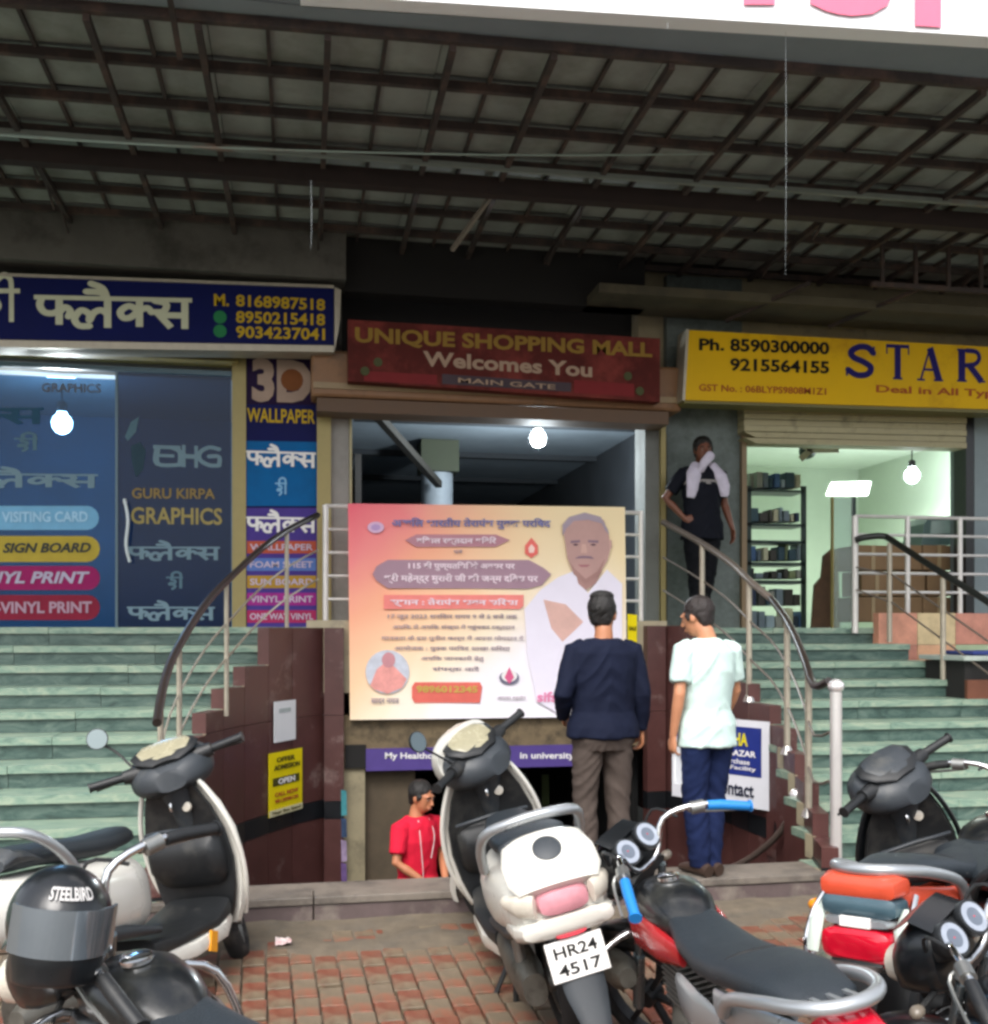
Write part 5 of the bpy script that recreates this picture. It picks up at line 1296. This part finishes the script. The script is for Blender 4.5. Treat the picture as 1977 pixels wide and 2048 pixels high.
def scooter(label, loc, heading, lean, paint, inner, cowl, steer=0, mirrors=(1, 1), tail='emblem', grab='silver', plate=None, headc=None, sidestripe=None, seatc='seat', dial='dash', extra=None, scale=1.0):
    root = tag(empty('scooter', loc, heading, lean), label, 'scooter'); root.scale = (scale,) * 3
    C = 1.24
    Ms = Matrix.Translation((1.28, 0, 0)) @ Matrix.Rotation(-R(22), 4, 'Y') @ Matrix.Rotation(steer, 4, 'Z') @ Matrix.Rotation(R(22), 4, 'Y') @ Matrix.Translation((-1.28, 0, 0))
    wheel(root, 0, .215, .09, False); wheel(root, C, .215, .085, False, Ms)
    # rear body shell
    b = MB(); b.body([(-.485, .63, .10, .05), (-.47, .64, .145, .085), (-.42, .64, .172, .11), (-.30, .625, .190, .125), (-.15, .60, .198, .14), (0, .58, .200, .15), (.16, .56, .192, .155), (.30, .54, .170, .155), (.40, .53, .145, .15), (.46, .52, .11, .13)], 28, 2.9)
    sh = b.build('body_shell', paint, root, smooth=True)
    for sx in (-1, 1):
        MB().body([(-.36, .545, .03, .012), (-.2, .50, .035, .03), (0, .455, .03, .035), (.2, .42, .03, .03), (.42, .37, .02, .015)], 14, 2.2).build('side_skirt', B['grey_p'], sh, smooth=True).location = (0, sx * .15, 0)
    # seat
    MB().body([(-.29, .785, .07, .018), (-.25, .79, .12, .035), (-.1, .79, .14, .042), (.1, .765, .130, .045), (.25, .755, .120, .045), (.42, .76, .085, .04), (.49, .75, .045, .025)], 22, 3).build('seat', B[seatc], root, smooth=True)
    # grab rail round the tail
    MB().tube([(-.05, .185, .70), (-.14, .19, .80), (-.24, .165, .875), (-.29, .08, .90), (-.295, 0, .905), (-.29, -.08, .90), (-.24, -.165, .875), (-.14, -.19, .80), (-.05, -.185, .70)], .019, 10, 4).build('grab_rail', B[grab], root, smooth=True)
    MB().body([(-.33, .79, .12, .03), (-.29, .81, .14, .04), (-.22, .80, .14, .03), (-.14, .77, .13, .01)], 18, 2.6).build('rail_infill', B['grey_p'], root, smooth=True)
    # floorboard and tunnel
    MB().body([(.36, .30, .17, .05), (.5, .295, .19, .03), (.8, .295, .195, .03), (.95, .33, .17, .05)], 18, 4).build('floorboard', inner, root, smooth=True)
    MB().body([(.34, .255, .16, .06), (.6, .235, .205, .05), (.85, .25, .20, .055), (1.0, .28, .14, .05)], 18, 3.4).build('under_tray', paint, root, smooth=True)
    # leg shield: outer apron and inner panel
    def shield(dx, dw, tx, m, nm):
        b = MB(); rs = []
        for z, xc, hw in ((.24, 1.02, .15), (.32, 1.00, .195), (.42, .99, .222), (.55, .975, .238), (.68, .95, .228), (.80, .92, .19), (.90, .885, .14), (.96, .865, .09)):
            r = []; hw += dw
            for j in range(11): t = -1 + .2 * j; r.append((xc + dx + tx + .045 * (1 - t * t) ** .6, hw * t, z))
            for j in range(10, -1, -1): t = -1 + .2 * j; r.append((xc + dx - .0 + .02 * (1 - t * t), hw * t * .97, z))
            rs.append(r)
        b.rings(rs); return b.build(nm, m, root, smooth=True)
    shield(0, 0, .03, paint, 'apron'); 
    shield(-.035, -.022, .012, inner, 'leg_shield')
    e = MB(); pts = [(.985 + (.0 if z > .3 else .02) - (z - .55) * .28, y, z) for z, y in ((.27, .165), (.42, .226), (.55, .243), (.68, .233), (.80, .196), (.91, .14), (.96, .085))]
    pts = [(x - .012, y, z) for x, y, z in pts]
    ful = pts + [(x, -y, z) for x, y, z in reversed(pts)]
    e.tube(ful, .011, 8, 4); e.build('apron_edge', paint, root, smooth=True)
    MB().body([(.85, .60, .15, .03), (.88, .58, .175, .10), (.945, .56, .185, .13)], 18, 4).build('glove_box', inner, root, smooth=True)
    MB().tube([(.875, .17, .69), (.845, .10, .70), (.84, 0, .705), (.845, -.10, .70), (.875, -.17, .69)], .009, 8, 4).build('pocket_rim', B['grey_p'], root, smooth=True)
    MB().lathe([(0, .022), (.012, .022), (.014, .016)], (.885, -.06, .80), (-1, 0, .1), 14).build('ignition_lock', B['lens_clear'], root, smooth=True)
    MB().tube([(.88, 0, .84), (.85, 0, .83), (.845, 0, .80), (.86, 0, .785)], .007, 7, 3).build('bag_hook', B['chrome'], root, smooth=True)
    # front mudguard, fork
    fender(root, C, .215, .255, .06, R(10), R(165), paint, Ms, 'front_mudguard')
    f = MB(Ms)
    for sy in (-1, 1): f.tube([(C, sy * .06, .215), (C - .09, sy * .065, .45)], .016, 8)
    f.build('fork', B['blk'], root, smooth=True)
    # steering column, cowl, instruments, grips
    c = MB(Ms); c.body([(.765, .925, .07, .045), (.80, .94, .135, .065), (.86, .955, .18, .09), (.93, .975, .19, .11), (1.0, .975, .16, .10), (1.05, .96, .10, .07)], 26, 2.6)
    c.build('handlebar_cowl', B[cowl], root, smooth=True)
    c = MB(Ms); c.tube([(.985, 0, .68), (.93, 0, .80), (.88, 0, .94)], [.055, .06, .10], 16, 3); c.build('column_cover', B[cowl], root, smooth=True)
    c = MB(Ms); c.limb([((.79, 0, 1.005), .06, .014), ((.825, 0, 1.035), .13, .02), ((.88, 0, 1.068), .155, .02), ((.93, 0, 1.09), .13, .018), ((.95, 0, 1.096), .08, .012)], side=(0, 1, 0), n=26); c.build('dash_bezel', B['blk'], root, smooth=True)
    c = MB(Ms); c.limb([((.80, 0, 1.030), .04, .006), ((.825, 0, 1.050), .10, .009), ((.875, 0, 1.083), .122, .009), ((.915, 0, 1.103), .10, .008), ((.93, 0, 1.108), .05, .006)], side=(0, 1, 0), n=26); c.build('instrument_panel', B[dial], root, smooth=True)
    if headc:
        c = MB(Ms); c.body([(.93, 1.015, .20, .118), (.98, 1.01, .185, .125), (1.04, .99, .14, .11), (1.085, .97, .08, .06)], 20, 2.4); c.build('headlamp_cowl', headc, root, smooth=True)
    for sy in (-1, 1):
        c = MB(Ms); c.body([(.10, .99, .028, .032), (.16, .995, .022, .026), (.21, 1.0, .02, .022)], 12, 2.5)
        c.v = [Vector((p.y * 0 + p.y, p.x, p.z)) for p in [Vector(q) for q in c.v]]
        g_ = MB(Ms); g_.tube([(.875, sy * .09, .995), (.865, sy * .20, 1.005)], [.045, .030], 12); g_.build('switch_housing', B['blk'], root, smooth=True)
        g_ = MB(Ms); g_.tube([(.865, sy * .20, 1.005), (.835, sy * .34, 1.01)], .019, 12); g_.lathe([(0, .024), (.006, .024)], (.835, sy * .34, 1.01), (-.2, sy, 0), 12); g_.build('grip', B['blk'], root, smooth=True)
        g_ = MB(Ms); g_.tube([(.90, sy * .17, 1.0), (.92, sy * .22, .995), (.895, sy * .33, .99)], .006, 6, 3); g_.build('brake_lever', B['blk'] if cowl != 'x' else B['alloy'], root, smooth=True)
    for i, sy in enumerate((1, -1)):
        if mirrors[i]: mirror(root, (.89, sy * .15, 1.03), (.90, sy * .26, 1.19), Ms)
    # tail: lamp cluster, indicators, plate, mudguard
    if tail == 'emblem':
        q = Matrix.Translation((-.335, 0, .735)) @ Matrix.Rotation(-R(38), 4, 'Y')
        t = MB(); t.limb([((-.31, 0, .835), .10, .02), ((-.345, 0, .825), .145, .035), ((-.41, 0, .785), .165, .045), ((-.47, 0, .735), .165, .045), ((-.50, 0, .70), .14, .03)], side=(0, 1, 0), n=22); t.build('tail_cover', paint, root, smooth=True)
        MB().lathe([(0, .05), (.012, .05), (.016, .042)], (-.432, 0, .812), (-.62, 0, .78), 22).build('fuel_cap', B['grey_p'], root, smooth=True)
        mb = MB(); mb.body([(-.532, .655, .05, .02), (-.522, .655, .085, .038), (-.46, .655, .10, .045)], 18, 3.2); mb.build('tail_light', B['lens_pale'], root, smooth=True)
        for sy in (-1, 1):
            mb = MB(); mb.limb([((-.515, sy * .10, .66), .040, .014), ((-.48, sy * .145, .665), .042, .02), ((-.40, sy * .178, .67), .022, .018)], side=(0, 0, 1), n=12); mb.build('indicator', B['lens_clear'], root, smooth=True)
        MB().body([(-.525, .585, .12, .02), (-.51, .575, .16, .035), (-.44, .56, .182, .045), (-.30, .55, .185, .04)], 20, 3).build('lower_tail', paint, root, smooth=True)
    else:
        mb = MB(); mb.body([(-.475, .675, .05, .02), (-.46, .675, .085, .04), (-.42, .67, .11, .05)], 18, 3); mb.build('tail_light', B['lens_red'], root, smooth=True)
    Mp = Matrix.Translation((-.49, 0, .455)) @ Matrix.Rotation(R(14), 4, 'Y')
    mb = MB(Mp); mb.limb([((.05, 0, .16), .06, .02), ((.01, 0, .1), .075, .018), ((.0, 0, 0), .08, .014), ((-.02, 0, -.12), .07, .012), ((-.05, 0, -.24), .045, .008)], side=(0, 1, 0), n=12); mb.build('rear_mudguard', B['grey_p'], root, smooth=True)
    if plate:
        mb = MB(Mp); mb.box(-.032, -.026, -.10, .10, -.065, .065); mb.build('number_plate', B['plate'], root, bevel=.002)
        for i, ln in enumerate(plate):
            me = text_mesh(ln, .02, .002); xs = [v.co.x for v in me.vertices]; ys = [v.co.y for v in me.vertices]
            for v in me.vertices:
                fx = (v.co.x - min(xs)) / (max(xs) - min(xs)) if False else None
            x0, x1, y0, y1 = min(xs), max(xs), min(ys), max(ys)
            for v in me.vertices:
                v.co = Mp @ Vector((-.0335 - v.co.z * .3, .075 - .15 * (v.co.x - x0) / (x1 - x0), (.008 if i == 0 else -.05) + .038 * (v.co.y - y0) / (y1 - y0)))
            me.materials.clear(); me.materials.append(B['ink']); o = bpy.data.objects.new('lettering', me); COL.objects.link(o); o.parent = root
        mb = MB(Mp); mb.body([(-.045, .085, .055, .016), (-.02, .085, .06, .02)], 14, 3); mb.build('reflector', B['lens_red'], root, smooth=True)
    # engine, exhaust, shock
    mb = MB(); mb.body([(-.12, .24, .045, .06), (-.02, .25, .06, .10), (.2, .26, .06, .09), (.42, .27, .05, .07), (.5, .27, .03, .05)], 18, 2.6); mb.v = [p + Vector((0, .115, 0)) for p in mb.v]; mb.build('transmission_case', B['engine'], root, smooth=True)
    mb = MB(); mb.tube([(.35, -.1, .2), (.2, -.13, .19), (.05, -.15, .22)], .02, 8, 3); mb.body([(-.42, .30, .03, .035), (-.36, .30, .055, .06), (-.1, .27, .055, .06), (.05, .24, .03, .04)], 16, 2.2); mb.v = [p + (Vector((0, -.17, 0)) if abs(p.y) < .06 and p.x < .051 else Vector()) for p in mb.v]; mb.build('exhaust', B['engine'], root, smooth=True)
    mb = MB(); mb.tube([(-.02, .13, .25), (-.06, .13, .56)], .022, 10); mb.build('shock_absorber', B['alloy'], root, smooth=True)
    mb = MB(); mb.tube([(.42, .10, .22), (.38, .28, .0)], .011, 8); mb.tube([(.30, .12, .2), (.30, .16, .03)], .012, 8); mb.build('side_stand', B['blk'], root, smooth=True)
    if sidestripe is not None:
        for sy in (-1, 1):
            mb = MB(); mb.bar((.70, sy * .203, .195), (.73, sy * .203, .275), .012, .05, up=(1, 0, 0)); mb.build('stripe', sidestripe, root)
    if extra: extra(root, Ms)
    return root
def motorcycle(label, loc, heading, lean, steer=0, scale=1.0, tank='red', side='red', gripc='blk', rail='silver', fairing=True, rear='black', plate=None, guard=True, hbar='chrome', seatc='seat', dials=2, mirrors=(0, 0), panel2=None, gup=0.0):
    root = tag(empty('motorcycle', loc, heading, lean), label, 'motorcycle'); C = 1.25; root.scale = (scale,) * 3
    Ms = Matrix.Translation((1.39, 0, 0)) @ Matrix.Rotation(-R(25), 4, 'Y') @ Matrix.Rotation(steer, 4, 'Z') @ Matrix.Rotation(R(25), 4, 'Y') @ Matrix.Translation((-1.39, 0, 0))
    wheel(root, 0, .30, .095, True, None, False, 'blk'); wheel(root, C, .30, .08, True, Ms, False, 'blk')
    fender(root, C, .30, .335, .06, R(25), R(150), B['blk_gl'], Ms, 'front_mudguard')
    fender(root, 0, .30, .35, .07, R(60), R(185), B['blk'], None, 'rear_mudguard')
    # tank
    MB().body([(.52, .79, .07, .05), (.58, .80, .105, .075), (.66, .81, .13, .095), (.77, .815, .14, .105), (.88, .81, .12, .095), (.95, .79, .08, .07), (.98, .77, .04, .045)], 26, 2.5).build('fuel_tank', B['blk_gl'], root, smooth=True)
    MB().lathe([(0, .045), (.014, .045), (.018, .036)], (.76, 0, .916), (0, 0, 1), 20).build('fuel_cap', B['chrome'], root, smooth=True)
    for sy in (-1, 1):
        mb = MB(); mb.limb([((.46, sy * .095, .73), .04, .02), ((.60, sy * .125, .735), .065, .026), ((.78, sy * .14, .745), .07, .028), ((.93, sy * .11, .74), .04, .022)], side=(0, 0, 1), n=14); mb.build('tank_side_panel', B[tank], root, smooth=True)
        mb = MB(); mb.limb([((.10, sy * .12, .62), .045, .015), ((.25, sy * .135, .60), .085, .025), ((.42, sy * .125, .61), .08, .022), ((.50, sy * .11, .63), .04, .015)], side=(0, 0, 1), n=14); mb.build('side_panel', B[side], root, smooth=True)
        mb = MB(); mb.limb([((-.50, sy * .06, .80), .025, .01), ((-.35, sy * .10, .76), .05, .018), ((-.1, sy * .125, .71), .06, .022), ((.12, sy * .12, .69), .05, .015)], side=(0, 0, 1), n=14); mb.build('tail_panel', B[side], root, smooth=True)
    # seat
    MB().body([(-.42, .845, .06, .015), (-.38, .85, .10, .035), (-.2, .845, .135, .05), (.0, .815, .14, .05), (.12, .785, .135, .05), (.28, .765, .13, .05), (.45, .775, .115, .05), (.56, .80, .095, .05), (.64, .84, .06, .035)], 24, 3).build('seat', B[seatc], root, smooth=True)
    MB().tube([(.06, -.137, .79), (.07, -.08, .842), (.07, .08, .842), (.06, .137, .79)], .006, 6, 4).build('seat_strap', B['blk'], root, smooth=True)
    # grab rail
    MB().tube([(-.02, .16, .72), (-.12, .172, .80), (-.32, .16, .86), (-.46, .12, .885), (-.52, .05, .89), (-.52, -.05, .89), (-.46, -.12, .885), (-.32, -.16, .86), (-.12, -.172, .80), (-.02, -.16, .72)], .021, 12, 4).build('grab_rail', B[rail], root, smooth=True)
    mb = MB()
    for y in (-.05, 0, .05): mb.bar((-.5, y, .885), (-.40, y, .87), .014, .01)
    mb.build('carrier', B[rail], root)
    # tail lamp etc.
    if rear == 'red':
        MB().body([(-.56, .83, .10, .02), (-.55, .83, .135, .038), (-.50, .835, .145, .045), (-.44, .83, .14, .04)], 20, 4).build('tail_cowl', B['orange'], root, smooth=True)
        MB().body([(-.565, .765, .11, .02), (-.55, .765, .135, .038), (-.46, .76, .14, .04)], 20, 4).build('lamp_housing', mat('blue_grey_panel', '#3f5660', .3), root, smooth=True)
        MB().box(-.585, -.568, -.055, .055, .70, .735).build('number_plate', B['plate'], root, bevel=.002)
        MB().body([(-.575, .715, .11, .012), (-.55, .715, .125, .016), (-.50, .71, .13, .016)], 20, 4).build('chrome_strip', B['silver'], root, smooth=True)
        MB().body([(-.60, .64, .10, .04), (-.585, .64, .125, .055), (-.50, .64, .13, .06)], 20, 4).build('tail_light', B['lens_red'], root, smooth=True)
        MB().body([(-.60, .575, .20, .008), (-.5, .575, .205, .008)], 12, 5).build('bumper_strip', B['chrome'], root, smooth=True)
        for sy in (-1, 1):
            MB().tube([(-.45, sy * .16, .80), (-.53, sy * .175, .73), (-.57, sy * .19, .64), (-.58, sy * .185, .585)], .012, 8, 4).build('side_loop', B['chrome'], root, smooth=True)
            mb = MB(); mb.limb([((-.50, sy * .150, .76), .012, .008), ((-.56, sy * .155, .70), .028, .012), ((-.58, sy * .165, .60), .022, .012)], side=(0, 1, 0), n=10); mb.build('side_reflector', mat('pale_panel', '#b9c4bb', .25), root, smooth=True)
    else:
        MB().body([(-.56, .80, .05, .02), (-.54, .80, .085, .04), (-.46, .81, .10, .04)], 18, 3).build('tail_light', B['lens_red'], root, smooth=True)
        MB().box(-.60, -.592, -.10, .10, .56, .68).build('number_plate', B['plate'], root, bevel=.003)
    mb = MB(); mb.limb([((-.50, 0, .76), .10, .02), ((-.57, 0, .64), .10, .014), ((-.60, 0, .5), .08, .012), ((-.62, 0, .36), .06, .01)], side=(0, 1, 0), n=12); mb.build('number_plate_holder', B['blk'], root, smooth=True)
    for sy in (-1, 1):
        mb = MB(); mb.tube([(-.48, sy * .08, .74), (-.49, sy * .15, .74)], .009, 6); o = mb.build('indicator_stalk', B['blk'], root)
        mb = MB(); mb.ell((-.49, sy * .185, .74), .03, .035, .024, 12, 8); mb.build('indicator', B['amber'], o, smooth=True)
        mb = MB(); mb.tube([(-.02, sy * .13, .32), (-.10, sy * .135, .70)], .018, 8); 
        for k in range(9): mb.lathe([(0, .018), (.006, .032), (.018, .032), (.024, .018)], Vector((-.035, sy * .13, .38)).lerp(Vector((-.09, sy * .134, .64)), k / 9), (-.2, 0, 1), 12)
        mb.build('shock_absorber', B['chrome'], root, smooth=True)
    # frame, engine, exhaust
    mb = MB(); mb.tube([(.95, 0, .84), (.98, 0, .55), (.85, 0, .28), (.45, 0, .24), (.28, 0, .3), (.25, 0, .62)], .02, 8, 4); mb.tube([(0, .11, .30), (.34, .10, .33)], .018, 8); mb.tube([(0, -.11, .30), (.34, -.10, .33)], .018, 8); mb.build('frame', B['blk'], root, smooth=True)
    mb = MB(); mb.body([(.34, .36, .10, .08), (.42, .36, .13, .13), (.62, .36, .13, .13), (.72, .38, .09, .10)], 20, 3); en = mb.build('engine', B['engine'], root, smooth=True)
    for k in range(8): MB().box(.56, .74, -.09, .09, .49 + .022 * k, .498 + .022 * k).build('cooling_fin', B['alloy'], en)
    mb = MB(); mb.tube([(.72, -.05, .55), (.84, -.08, .48), (.82, -.10, .28), (.55, -.14, .23), (.3, -.15, .24)], .022, 10, 4); mb.tube([(.3, -.155, .25), (.2, -.16, .27), (-.35, -.175, .36), (-.42, -.178, .37)], [.025, .042, .048, .035], 14); mb.build('exhaust', B['chrome'], root, smooth=True)
    mb = MB(); mb.tube([(.40, .13, .25), (.40, .26, .24)], .012, 8); mb.tube([(.40, -.13, .25), (.40, -.26, .24)], .012, 8); mb.build('foot_pegs', B['blk'], root, smooth=True)
    mb = MB(); mb.tube([(.38, .10, .24), (.36, .30, 0)], .011, 8); mb.build('side_stand', B['blk'], root, smooth=True)
    if guard: MB().tube([(.93, 0, .68), (.95, .14, .68 + gup), (.93, .27 + gup * .4, .62 + gup), (.90, .32 + gup * .4, .46), (.88, .27, .28), (.86, .12, .24), (.86, -.12, .24), (.88, -.27, .28), (.90, -.32 - gup * .4, .46), (.93, -.27 - gup * .4, .62 + gup), (.95, -.14, .68 + gup), (.93, 0, .68)], .014, 10, 4).build('crash_guard', B['chrome'], root, smooth=True)
    # steering assembly
    f = MB(Ms)
    for sy in (-1, 1):
        f.tube([(C, sy * .085, .30), (C - .13, sy * .09, .56)], .026, 10); f.tube([(C - .13, sy * .09, .56), (C - .27, sy * .09, .88)], .017, 10)
    f.build('fork', B['fork'], root, smooth=True)
    f = MB(Ms); f.limb([((.97, 0, .90), .11, .035), ((.99, 0, .91), .11, .03)], side=(0, 1, 0), n=14); f.build('triple_clamp', B['blk'], root, smooth=True)
    f = MB(Ms)
    if fairing:
        f.body([(1.03, .94, .125, .12), (1.08, .93, .14, .13), (1.15, .91, .13, .12), (1.20, .88, .10, .095), (1.225, .86, .06, .06)], 24, 2.4); f.build('headlamp_fairing', B['blk_gl'], root, smooth=True)
        f = MB(Ms); f.body([(1.20, .87, .085, .075), (1.262, .86, .06, .055)], 20, 2.4); f.build('headlight', B['lens_clear'], root, smooth=True)
        f = MB(Ms); f.limb([((1.02, 0, 1.055), .105, .006), ((1.10, 0, 1.08), .10, .006), ((1.17, 0, 1.03), .09, .006)], side=(0, 1, 0), n=14); f.build('visor', B['blk_gl'], root, smooth=True)
    else:
        f.lathe([(-.10, .04), (-.06, .075), (0, .088), (.02, .085)], (1.10, 0, .88), (1, 0, 0), 22); f.build('headlight', B['blk'], root, smooth=True)
    f = MB(Ms); f.body([(1.00, .985, .09, .045), (1.04, .985, .12, .06), (1.06, .98, .11, .05)], 20, 3); f.build('instrument_bezel', B['blk'], root, smooth=True)
    nrm = Vector((-.85, 0, .53)).normalized()
    for sy in ((-1, 1) if dials == 2 else (0,)):
        c = Vector((.98, sy * .068, 1.02))
        f = MB(Ms); f.lathe([(-.07, .035), (-.02, .058), (0, .060), (.008, .058), (.008, .050)], c, nrm, 24, cap=True); d_ = f.build('gauge', B['blk'], root, smooth=True)
        f = MB(Ms); f.lathe([(.0085, .049), (.011, .049)], c, nrm, 24); f.build('gauge_dial', B['dial'], d_)
        f = MB(Ms); f.lathe([(.0112, .030), (.0118, .030)], c, nrm, 20); f.build('dial_centre', mat('dial_centre', '#5c6470', .35), d_)
        f = MB(Ms); pp_ = c + nrm * .0125; f.bar(pp_, pp_ + Vector((.02, .022, .012)), .004, .002, up=nrm); f.build('needle', B['lens_red'], d_)
    f = MB(Ms); f.tube([(.755, .36, .99), (.84, .26, 1.05), (.94, .15, 1.05), (.965, .07, .94), (.965, -.07, .94), (.94, -.15, 1.05), (.84, -.26, 1.05), (.755, -.36, .99)], .0125, 10, 4); f.build('handlebar', B[hbar], root, smooth=True)
    for sy in (-1, 1):
        f = MB(Ms); f.tube([(.815, sy * .29, 1.03), (.78, sy * .33, 1.01), (.71, sy * .405, .96)], [.02, .021, .019], 12); f.lathe([(0, .025), (.008, .025)], (.71, sy * .405, .96), (-.7, sy, -.4), 12); f.build('grip', B[gripc], root, smooth=True)
        f = MB(Ms); f.tube([(.86, sy * .24, 1.045), (.825, sy * .28, 1.035)], .026, 10); f.tube([(.87, sy * .24, 1.04), (.89, sy * .28, 1.01), (.78, sy * .40, .95)], .006, 6, 3); f.build('lever', B['alloy'], root, smooth=True)
        f = MB(Ms); f.tube([(.89, sy * .18, 1.04), (1.0, sy * .17, 1.08), (1.06, sy * .10, .95), (1.05, sy * .05, .75)], .006, 6, 4); f.build('cable', B['blk'], root, smooth=True)
        f = MB(Ms); f.tube([(1.07, sy * .10, .84), (1.07, sy * .20, .84)], .009, 6); o = f.build('indicator_stalk', B['blk'], root)
        f = MB(Ms); f.ell((1.07, sy * .22, .84), .024, .03, .02, 12, 8); f.build('indicator', mat('lens_smoked', '#6f675c', .2), o, smooth=True)
    for i, sy in enumerate((1, -1)):
        if mirrors[i]: mirror(root, (.87, sy * .22, 1.06), (.92, sy * .30, 1.22), Ms)
    return root
# ---------------------------------------------------------------- parked two wheelers
def extra_c(root, Ms):
    c = MB(Ms); c.body([(-.02, 0, .01, .01)], 6) if False else None
    MB().ell((.93, .03, .50), .03, .03, .03).build('charm', mat('charm_yellow', '#c9b85a', .5), root, smooth=True)
def on_ground(x, y): return (x, y, gz(y) - .004)
sc_c = scooter('white scooter on its side stand seen from behind, leaning left, in front of the boy', on_ground(1.13, 4.24), R(89), R(-14), B['white'], B['blk'], 'grey_p', steer=R(42), mirrors=(1, 0), tail='emblem', grab='silver', plate=('HR24', '4517'), headc=B['white'], extra=extra_c, scale=1.10)
sc_a = scooter('white scooter with orange stripe and black leg shield parked at the left by the steps', on_ground(-.87, 4.25), R(64), R(-9), B['white'], B['blk'], 'grey_p', steer=R(28), mirrors=(1, 0), tail='plain', grab='silver', sidestripe=mat('stripe_orange', '#d9932c', .4), scale=1.06)
sc_g = scooter('black scooter at the right in front of the green steps', on_ground(2.90, 3.5), R(80), R(-17), B['blk_gl'], B['blk'], 'grey_p', steer=R(25), mirrors=(0, 0), tail='plain', grab='blk', dial='grey_p', scale=1.08)
mc_d = motorcycle('black motorcycle with blue grips, red tank panel and silver grab rail, foreground right of centre', on_ground(1.47, 2.85), R(91), R(-10), steer=R(34), scale=.95, tank='red', side='silver', gripc='blue_g')
mc_b = motorcycle('black motorcycle in the bottom left corner with a helmet on its handlebar', on_ground(.13, 2.33), R(125), R(-9), steer=R(46), tank='blk_gl', side='blk_gl', gup=.10)
mc_f = motorcycle('black motorcycle at the right edge showing two white dials', on_ground(2.19, 1.86), R(96), R(-10), scale=.93, steer=R(24), tank='blk_gl', side='blk_gl')
mc_e = motorcycle('red tailed motorcycle seen from behind between the black motorcycle and black scooter', on_ground(2.38, 3.56), R(34), R(-4), steer=R(-38), tank='orange', side='orange', rear='red', guard=False)
hl = tag(empty('helmet'), 'black full face helmet with silver visor hanging on the handlebar at bottom left', 'helmet')
hl.location = (-.59, 2.76, .88); hl.rotation_euler = (0, R(-8), R(200)); hl.rotation_mode = 'XYZ'
m_ = MB(); m_.ell((0, 0, 0), .125, .15, .135, 28, 18); m_.limb([((0, .03, -.02), .118, .12), ((0, .045, -.09), .11, .11), ((0, .05, -.14), .10, .095)], n=26)
remesh(m_, 'shell', B['blk_gl'], hl, .007, 4)
v_ = MB(); rs = []
for i in range(15):
    t = -1.15 + 2.3 * i / 14
    rs.append([(.134 * math.sin(t), .158 * math.cos(t), z_) if k == 0 else (.126 * math.sin(t), .150 * math.cos(t), z_) for k, z_ in ((0, .055), (0, .0), (0, -.06), (1, -.06), (1, .0), (1, .055))])
v_.rings(rs); v_.build('visor', mat('visor_silver', '#9ba4ab', .12, metal=.8), hl, smooth=True)
tx = text_mesh('STEELBIRD', .03, .003); xs = [v.co.x for v in tx.vertices]; x0, x1 = min(xs), max(xs); y1 = max(v.co.y for v in tx.vertices)
for v in tx.vertices:
    t = .5 - 1.0 * (v.co.x - x0) / (x1 - x0); z_ = .075 + .026 * v.co.y / y1; q = math.sqrt(max(0, 1 - (z_ / .137) ** 2))
    v.co = Vector((.13 * q * math.sin(t), .155 * q * math.cos(t), z_)) * 1.012
tx.materials.clear(); tx.materials.append(M['w_print']); o = bpy.data.objects.new('lettering', tx); COL.objects.link(o); o.parent = hl
